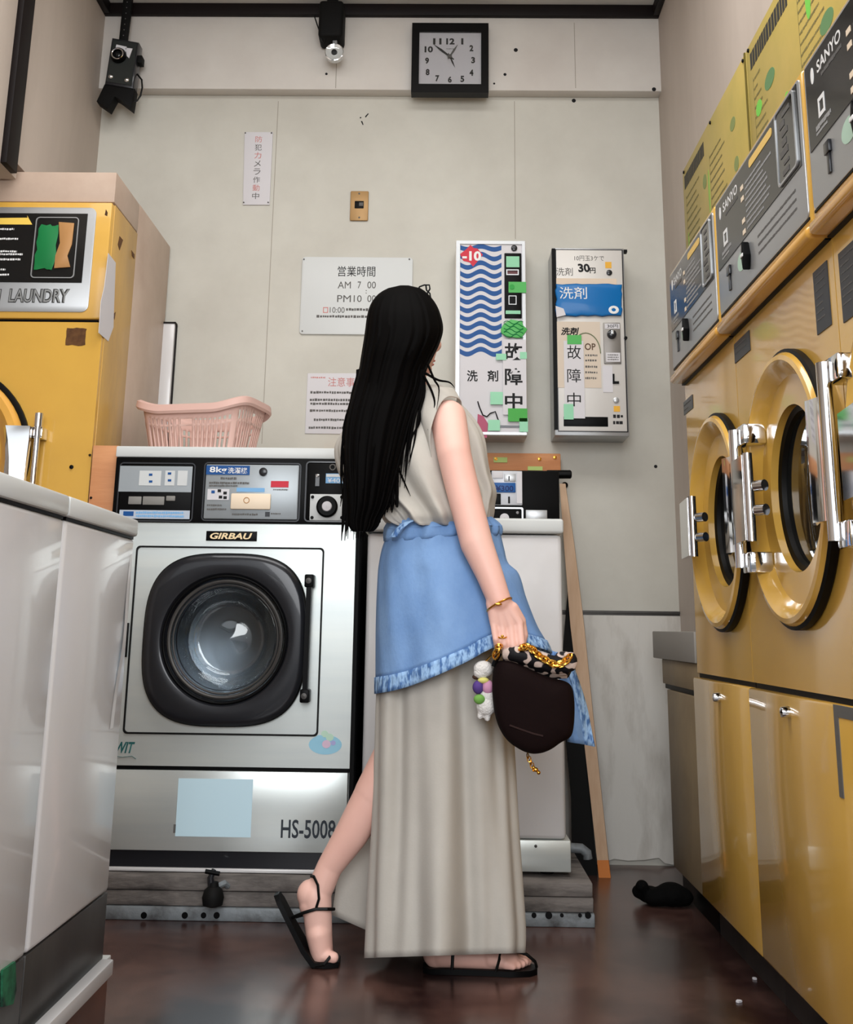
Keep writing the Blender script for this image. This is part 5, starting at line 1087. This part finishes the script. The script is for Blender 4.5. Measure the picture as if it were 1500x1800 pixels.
# right cap sleeve, open at the arm
ax0, ax1 = Q(766, 706, 2.845), Q(802, 806, 2.765)
m_ = MB(); lp = []
dirv = (ax1-ax0).normalized(); e1 = Vector((0, -1, 0)); e1 = (e1-dirv*e1.dot(dirv)).normalized(); e2 = dirv.cross(e1)
for i in range(12):
    v = i/11; ring = []
    for k in range(40):
        a = 2*PI*k/40; rad = lerp(0.058, 0.060, v)*(1+0.03*math.cos(6*a+2*v))
        sl = 0.16+0.84*(0.5+0.5*math.cos(a-1.95))**1.4          # slanted hem
        ring.append(ax0+dirv*((ax1-ax0).length*v*sl)+e1*(rad*math.cos(a))+e2*(rad*math.sin(a)))
    lp.append(ring)
o = m_.loops(lp).build('sleeve', 'dress', person); so = o.modifiers.new('thickness', 'SOLIDIFY'); so.thickness = 0.002
# denim jacket tied round the hips
hemk = [(655, (1221,)), (700, (1213,)), (760, (1192,)), (820, (1165,)), (870, (1140,)), (920, (1128,)), (990, (1150,))]
hem = lambda x: interp(hemk, x)[0]
jl = [(908, 694, 860), (930, 684, 876), (965, 672, 886), (990, 667, 893), (1006, 665, 910), (1050, 663, 924), (1100, 662, 944), (1140, 662, 966), (1222, 662, 985)]
jk = sil(jl, lambda v: 2.880, lambda v: interp([(0, (0.106,)), (0.15, (0.130,)), (0.5, (0.160,)), (1, (0.188,))], v)[0], 44, 200, fold_fn([(0.035, 5, 0.5, 1.6, 0.4, 1), (0.025, 9, 1.2, 3.0, 0.8, 1.0), (0.012, 17, 0.3, -5, 0.8, 0.8)]), 2.3, ybot=hem)
jm = MB().loops(jk[:40]).build('denim_jacket', 'denim', person, sharp=180); so = jm.modifiers.new('thickness', 'SOLIDIFY'); so.thickness = 0.003
hb = []
for r_ in jk[39:]:
    hb.append([Vector((2.0, 0, 0)) for _ in r_]); c0 = sum(r_, Vector())/len(r_)
    hb[-1] = [p+Vector(((p.x-c0.x), (p.y-c0.y), 0)).normalized()*(0.0025+0.0012*math.sin(k*1.9)) for k, p in enumerate(r_)]
o = MB().loops(hb).build('jacket_hem', 'denimd', jm); so = o.modifiers.new('thickness', 'SOLIDIFY'); so.thickness = 0.004
bandr = []
for i in range(9):
    v = i/8; off = 0.011*math.sin(PI*v)
    base = jk[int(v*6)]; c0 = sum(base, Vector())/len(base)
    bandr.append([p+Vector((p.x-c0.x, p.y-c0.y, 0)).normalized()*(off+0.003*math.sin(5*k*0.12+4*v)) for k, p in enumerate(base)])
o = MB().loops(bandr).build('tied_sleeve', 'denim', jm); so = o.modifiers.new('thickness', 'SOLIDIFY'); so.thickness = 0.003
m_ = MB(); m_.loops([[Q(x+dx, y, 2.752+dz) for dx, dz in ((-5, 0.004), (0, -0.004), (6, -0.004), (9, 0.004))] for x, y in ((690, 944), (700, 930), (716, 918), (736, 911))], cap0=True, cap1=True); m_.build('belt_loop', 'denimd', jm)
# the jacket front hanging past the bag
tl = []
for i in range(20):
    v = i/19; xa, xb, y_ = interp([(0, (962, 996, 1150)), (0.25, (980, 1010, 1185)), (0.6, (990, 1030, 1245)), (1, (1000, 1045, 1312))], v)
    tl.append([Q(lerp(xa, xb, s), y_-8*(1-s), 2.86+0.012*math.sin(6*s+3*v)) for s in [k/8 for k in range(9)]])
o = MB().loops(tl, ringclosed=False).build('jacket_front', 'denim', jm); so = o.modifiers.new('thickness', 'SOLIDIFY'); so.thickness = 0.004
o = MB().loops([[r_[k]+Vector((0.001*(k-6), -0.004, 0)) for k in (5, 6, 7, 8)] for r_ in tl[3:]], ringclosed=False).build('front_band', 'denimd', jm); so = o.modifiers.new('thickness', 'SOLIDIFY'); so.thickness = 0.004

# ---- hair
hl = [(501.5, 704, 718), (503.5, 692, 731), (508, 679, 742), (518, 664, 754), (535, 652, 767), (555, 646, 775), (578, 643, 779), (600, 640, 774), (625, 636, 762), (650, 632, 750), (680, 624, 744), (715, 614, 732), (755, 607, 720), (800, 606, 708), (850, 610, 694), (890, 612, 682), (912, 612, 670), (926, 614, 664), (934, 620, 656)]
hy = lambda v: interp([(0, (2.885,)), (0.10, (2.880,)), (0.3, (2.860,)), (0.5, (2.800,)), (0.7, (2.765,)), (1.0, (2.745,))], v)[0]
hh = lambda v: interp([(0, (0.03,)), (0.04, (0.065,)), (0.12, (0.095,)), (0.24, (0.105,)), (0.33, (0.09,)), (0.45, (0.060,)), (0.6, (0.045,)), (0.85, (0.034,)), (1, (0.022,))], v)[0]
hr2 = sil(hl, hy, hh, 90, 120, fold_fn([(0.05, 23, 0.3, 1.5, 0.1, 1.6), (0.04, 37, 1.2, -2, 0.1, 1.6), (0.02, 61, 2.2, 3, 0.2, 1.4)]), 2.15)
m_ = MB(); m_.loops(hr2, cap0=True, cap1=True)
rr = random.Random(17)
def strand(pts, r0, ydepth):
    k = [(i/(len(pts)-1), p) for i, p in enumerate(pts)]
    P_ = []
    for i in range(14):
        v = i/13; x, y = interp(k, v); P_.append(Q(x, y, ydepth(v)))
    m_.tube(P_, [r0*(1-0.85*(i/13)**2) for i in range(14)], 6, flat=0.6)
for k in range(90):       # ends and edges
    s = rr.random(); x0 = lerp(614, 702, s)+rr.uniform(-6, 6); xe_ = lerp(606, 692, s)+rr.uniform(-12, 10); ye = lerp(936, 872, max(0, s-0.35)*1.3)+rr.uniform(-22, 16)
    strand([(x0, 770+rr.uniform(-40, 40)), (lerp(x0, xe_, 0.35), 830), (lerp(x0, xe_, .7), 885), (xe_, ye)], rr.uniform(0.003, 0.0065), lambda v: 2.775-0.035*v-0.02*rr.random()*0)
for k in range(16):       # over her left shoulder blade
    x0 = 632+rr.uniform(-4, 8); strand([(x0, 650), (622+rr.uniform(-5, 8), 700), (608+rr.uniform(-5, 8), 760), (603+rr.uniform(-5, 10), 820), (610+rr.uniform(-12, 8), 890+rr.uniform(-30, 30))], rr.uniform(0.003, 0.005), lambda v: 2.86-0.10*v)
for k in range(14):       # over the right side of the back
    x0 = 742+rr.uniform(-8, 8); e_ = rr.uniform(-1, 1)
    strand([(x0, 650), (738+8*e_, 690), (722+14*e_, 730), (712+16*e_, 780), (704+14*e_, 830+rr.uniform(-20, 30))], rr.uniform(0.002, 0.0045), lambda v: 2.80-0.045*v)
for pts in ([(752, 640), (764, 668), (772, 684), (768, 720)], [(745, 660), (760, 690), (764, 715), (752, 756)], [(748, 656), (770, 668), (790, 672), (800, 682)], [(740, 690), (726, 740), (716, 790), (712, 830)], [(735, 700), (738, 740), (724, 770), (720, 812)], [(690, 780), (700, 820), (712, 850), (722, 872)]):
    strand(pts, 0.0032, lambda v: 2.79-0.03*v)
m_.build('hair', 'hair', person, sharp=60)
m_ = MB()
for pts in ([(733, 512), (738, 504), (746, 501), (755, 501), (756, 508), (751, 516), (748, 522)], [(749, 502), (750, 510), (756, 516), (757, 522), (752, 524)]): m_.tube([Q(x, y, 2.865) for x, y in pts], 0.0022, 6)
m_.build('hair_tie', 'black', person)

# ---- jewellery and sandals
wd_ = (AR[-1][0]-AR[-2][0]).normalized(); wc = Q(878, 1063, 2.68); q1 = Vector((0, -1, 0)); q1 = (q1-wd_*q1.dot(wd_)).normalized(); q2 = wd_.cross(q1)
MB().tube([wc+q1*(0.0315*math.cos(a))+q2*(0.0315*math.sin(a))+wd_*0.004*math.sin(a) for a in [2*PI*k/32 for k in range(33)]], 0.0022, 8).ball(Q(876, 1062, 2.647), 0.009, 0.003, 0.003).build('bracelet', 'gold', person)
kk = Q(883, 1119, YH-0.004); MB().ball(kk+Vector((0, -0.010, 0.001)), 0.0035, 0.003, 0.003).tube([kk+Vector((0.0100*math.cos(a), 0.0105*math.sin(a), 0.003*math.sin(a))) for a in [2*PI*k/20 for k in range(21)]], 0.0018, 6).build('ring', 'gold', person)
def sole(path, wid, name, parent):
    lp = []
    for (p, nrm, w_) in path:
        lp.append([p+Vector((0, -w_, 0)), p+Vector((0, w_, 0)), p+nrm*0.012+Vector((0, w_, 0)), p+nrm*0.012+Vector((0, -w_, 0))])
    return MB().loops(lp, cap0=True, cap1=True).build(name, 'black', parent)
up = Vector((0, 0, 1))
sp_ = sole([(hz_(744, 0.001, FR), up, 0.018), (hz_(756, 0.001, FR), up, 0.030), (hz_(800, 0.001, FR), up, 0.031), (hz_(850, 0.001, FR), up, 0.034), (hz_(895, 0.001, FR), up, 0.042), (hz_(930, 0.001, FR), up, 0.034), (hz_(944, 0.001, FR), up, 0.015)], 0, 'sandal', person)
def strap(pts, par, r_=0.0036): MB().tube(pts, r_, 8, flat=0.7).build('strap', 'rubber', par)
strap([hz_(795, 0.012, FR-0.032), hz_(796, 0.040, FR-0.036), hz_(800, 0.066, FR-0.02), hz_(800, 0.070, FR+0.015), hz_(796, 0.03, FR+0.036), hz_(796, 0.012, FR+0.032)], sp_)
strap([hz_(872, 0.012, FR-0.040), hz_(878, 0.036, FR-0.036), hz_(882, 0.060, FR-0.01), hz_(882, 0.056, FR+0.02), hz_(876, 0.03, FR+0.038), hz_(872, 0.012, FR+0.038)], sp_)
strap([hz_(880, 0.056, FR-0.012), hz_(905, 0.050, FR-0.016), hz_(926, 0.042, FR-0.014), hz_(941, 0.026, FR-0.008), hz_(944, 0.012, FR)], sp_)
YL = 2.912; e_ = lambda x, y, Y=YL: Q(x, y, Y)
sp2 = sole([(e_(483, 1572), Vector((0.9, 0, 0.3)), 0.016), (e_(489, 1584), Vector((0.95, 0, 0.3)), 0.028), (e_(512, 1630), Vector((0.9, 0, 0.4)), 0.030), (e_(532, 1668), Vector((0.85, 0, 0.5)), 0.036), (e_(550, 1692), Vector((0.6, 0, 0.8)), 0.040), (Vector((e_(574, 1700).x, YL, 0.002)), up, 0.040), (Vector((e_(597, 1700).x, YL, 0.001)), up, 0.028)], 0, 'sandal', person)
strap([e_(552, 1541, 2.885), e_(559, 1556, 2.876), e_(561, 1580, 2.876), e_(556, 1596, 2.876)], sp2)
strap([e_(513, 1613, 2.90), e_(535, 1604, 2.876), e_(556, 1598, 2.874), e_(575, 1598, 2.879), e_(588, 1598, 2.90), e_(588, 1598, 2.935), e_(560, 1600, 2.952), e_(520, 1612, 2.93)], sp2)
strap([e_(552, 1541, 2.885), e_(547, 1540, 2.912), e_(552, 1541, 2.940), e_(560, 1580, 2.952)], sp2)
strap([e_(548, 1700, 2.878), e_(570, 1695, 2.864), e_(579, 1684, 2.868), e_(582, 1678, 2.89), e_(582, 1678, 2.92), e_(576, 1690, 2.95)], sp2)

# ============================================================ THE BAG SHE HOLDS
YBG = 2.675
G = lambda x, y, Y=YBG: pY(x, y, Y)
bag = thing('handbag', 'dark brown rounded handbag on a gold chain held in her right hand', 'handbag', G(935, 1322))
po = [(868, 1168), (880, 1160), (905, 1163), (935, 1178), (970, 1192), (1000, 1198), (1008, 1215), (1010, 1245), (1008, 1280), (1003, 1296), (985, 1304), (970, 1316), (950, 1324), (928, 1324), (905, 1312), (888, 1298), (875, 1275), (868, 1245), (865, 1205)]
fb = FY(YBG)
pb = [pr(x, y, YBG) for x, y in po]; cb_ = (sum(p[0] for p in pb)/len(pb), sum(p[1] for p in pb)/len(pb))
pn_ = pb
for _ in range(3):                # rounder outline
    nx = []
    for i in range(len(pn_)):
        a, b2 = pn_[i], pn_[(i+1) % len(pn_)]; nx += [(a[0]*.75+b2[0]*.25, a[1]*.75+b2[1]*.25), (a[0]*.25+b2[0]*.75, a[1]*.25+b2[1]*.75)]
    pn_ = nx
lp = []
for k_, n_ in ((0.02, 0.040), (0.5, 0.040), (0.82, 0.036), (0.94, 0.028), (1.0, 0.012), (1.0, -0.012), (0.94, -0.028), (0.82, -0.036), (0.5, -0.04), (0.02, -0.04)): lp.append([(cb_[0]+(p[0]-cb_[0])*k_, cb_[1]+(p[1]-cb_[1])*k_, n_) for p in pn_])
bb = MB(fb).loops(lp, cap0=True, cap1=True).build('bag_body', 'suede', bag)
MB().tube([G(x, y, YBG-0.040) for x, y in ((896, 1275), (915, 1282), (938, 1290), (955, 1294))], 0.0022, 6).build('front_seam', mat('seam_brown', (38, 20, 18), 0.7), bb)
MB().tube([G(x, y, YBG-0.012) for x, y in ((868, 1172), (872, 1160), (878, 1150), (872, 1148))], 0.006, 8).build('side_tab', 'black', bag)
m_ = MB(); rr = random.Random(31)
sc = [(884, 1158, 0.016), (905, 1158, 0.022), (930, 1163, 0.024), (955, 1172, 0.025), (978, 1178, 0.024), (996, 1180, 0.018), (1004, 1168, 0.012)]
for j in range(3):
    m_.tube([G(x, y-5+7*j-4, YBG-0.012+0.012*j+0.004*math.sin(x*0.2+j)) for x, y, r_ in sc], [r_*(0.8-0.1*j) for x, y, r_ in sc], 14, flat=0.8)
m_.ball(G(1004, 1163, YBG-0.01), 0.015, 0.014, 0.022).ball(G(990, 1150, YBG), 0.018, 0.008, 0.007)
sf = m_.build('silk_scarf', 'scarf', bag)
md = sf.modifiers.new('merge', 'REMESH'); md.mode = 'VOXEL'; md.voxel_size = 0.004; md = sf.modifiers.new('soften', 'SMOOTH'); md.iterations = 3
ch = [(872, 1150), (876, 1138), (884, 1131), (892, 1137), (900, 1143), (909, 1142), (918, 1139), (928, 1137), (938, 1143), (947, 1152), (958, 1159), (970, 1166), (982, 1168), (992, 1164), (1000, 1156)]
m_ = MB(); prev = None; pts = [G(x, y, YBG-0.030 if x > 915 or x < 880 else YBG-0.001) for x, y in ch]
kx = [(i, tuple(p)) for i, p in enumerate(pts)]; NL = 26
for i in range(NL):
    p = Vector(interp(kx, i*(len(pts)-1)/(NL-1))); q = Vector(interp(kx, min(len(pts)-1, i*(len(pts)-1)/(NL-1)+0.3))); p0 = Vector(interp(kx, max(0, i*(len(pts)-1)/(NL-1)-0.3)))
    t_ = (q-p0).normalized(); s1 = Vector((0, -1, 0)); s1 = (s1-t_*s1.dot(t_)).normalized(); s2 = t_.cross(s1)
    if i % 2: s1, s2 = s2, s1
    n2 = s1 if i % 2 else s1
    m_.tube([p+t_*(0.0105*math.cos(a))+(s2*0.7+s1*0.5)*(0.0085*math.sin(a)) for a in [2*PI*k/14 for k in range(15)]], 0.0028, 6, caps=False)
m_.build('chain_strap', 'gold', bag)
m_ = MB()
for i in range(5):
    p = G(928+i*2.5, 1329+i*5.5, YBG); m_.tube([p+Vector((0.004*math.cos(a)*(1 if i % 2 else 0.5), 0.003*math.sin(a) if i % 2 == 0 else 0, 0.006*math.sin(a))) for a in [2*PI*k/10 for k in range(11)]], 0.0013, 5, caps=False)
m_.ball(G(942, 1353, YBG), 0.006, 0.004, 0.005).ball(G(938, 1349, YBG), 0.004).ball(G(947, 1358, YBG), 0.0045).build('zip_pull', 'gold', bag)
# plush charm
YCH = 2.70; H_ = lambda x, y, Y=YCH: pY(x, y, Y)
ch_ = thing('plush_charm', 'small white plush charm in purple, pink and green clothes hanging from the handbag', 'charm', H_(850, 1262))
m_ = MB(); m_.ball(H_(850, 1176), 0.023, 0.020, 0.019).ball(H_(846, 1183), 0.018, 0.018, 0.014).ball(H_(855, 1240), 0.023, 0.018, 0.023).ball(H_(858, 1222), 0.020, 0.016, 0.02)
for x0, y0, x1, y1 in ((846, 1248, 844, 1259), (857, 1250, 857, 1263)): m_.capsule(H_(x0, y0), 0.0075, H_(x1, y1), 0.0065)
o = m_.build('plush_body', 'plush', ch_); md = o.modifiers.new('merge', 'REMESH'); md.mode = 'VOXEL'; md.voxel_size = 0.003
MB().ball(H_(841, 1208, YCH-0.006), 0.013, 0.014, 0.015).build('purple_sleeve', 'purple', ch_); MB().ball(H_(858, 1208, YCH-0.008), 0.014, 0.012, 0.016).build('pink_top', 'ppink', ch_)
MB().ball(H_(850, 1196, YCH-0.010), 0.013, 0.009, 0.007).build('yellow_collar', mat('yellow_cloth', (214, 206, 120), 0.8), ch_); MB().ball(H_(843, 1229, YCH-0.012), 0.013, 0.010, 0.011).build('green_patch', 'pgreen', ch_)
MB().ball(H_(838, 1190, YCH), 0.010, 0.008, 0.006).build('brown_fringe', mat('brown_fringe', (70, 48, 38), 0.8), ch_)
MB().tube([H_(852, 1165), H_(862, 1154, 2.69), H_(872, 1150, 2.665)], 0.002, 6).build('charm_cord', 'gold', ch_)
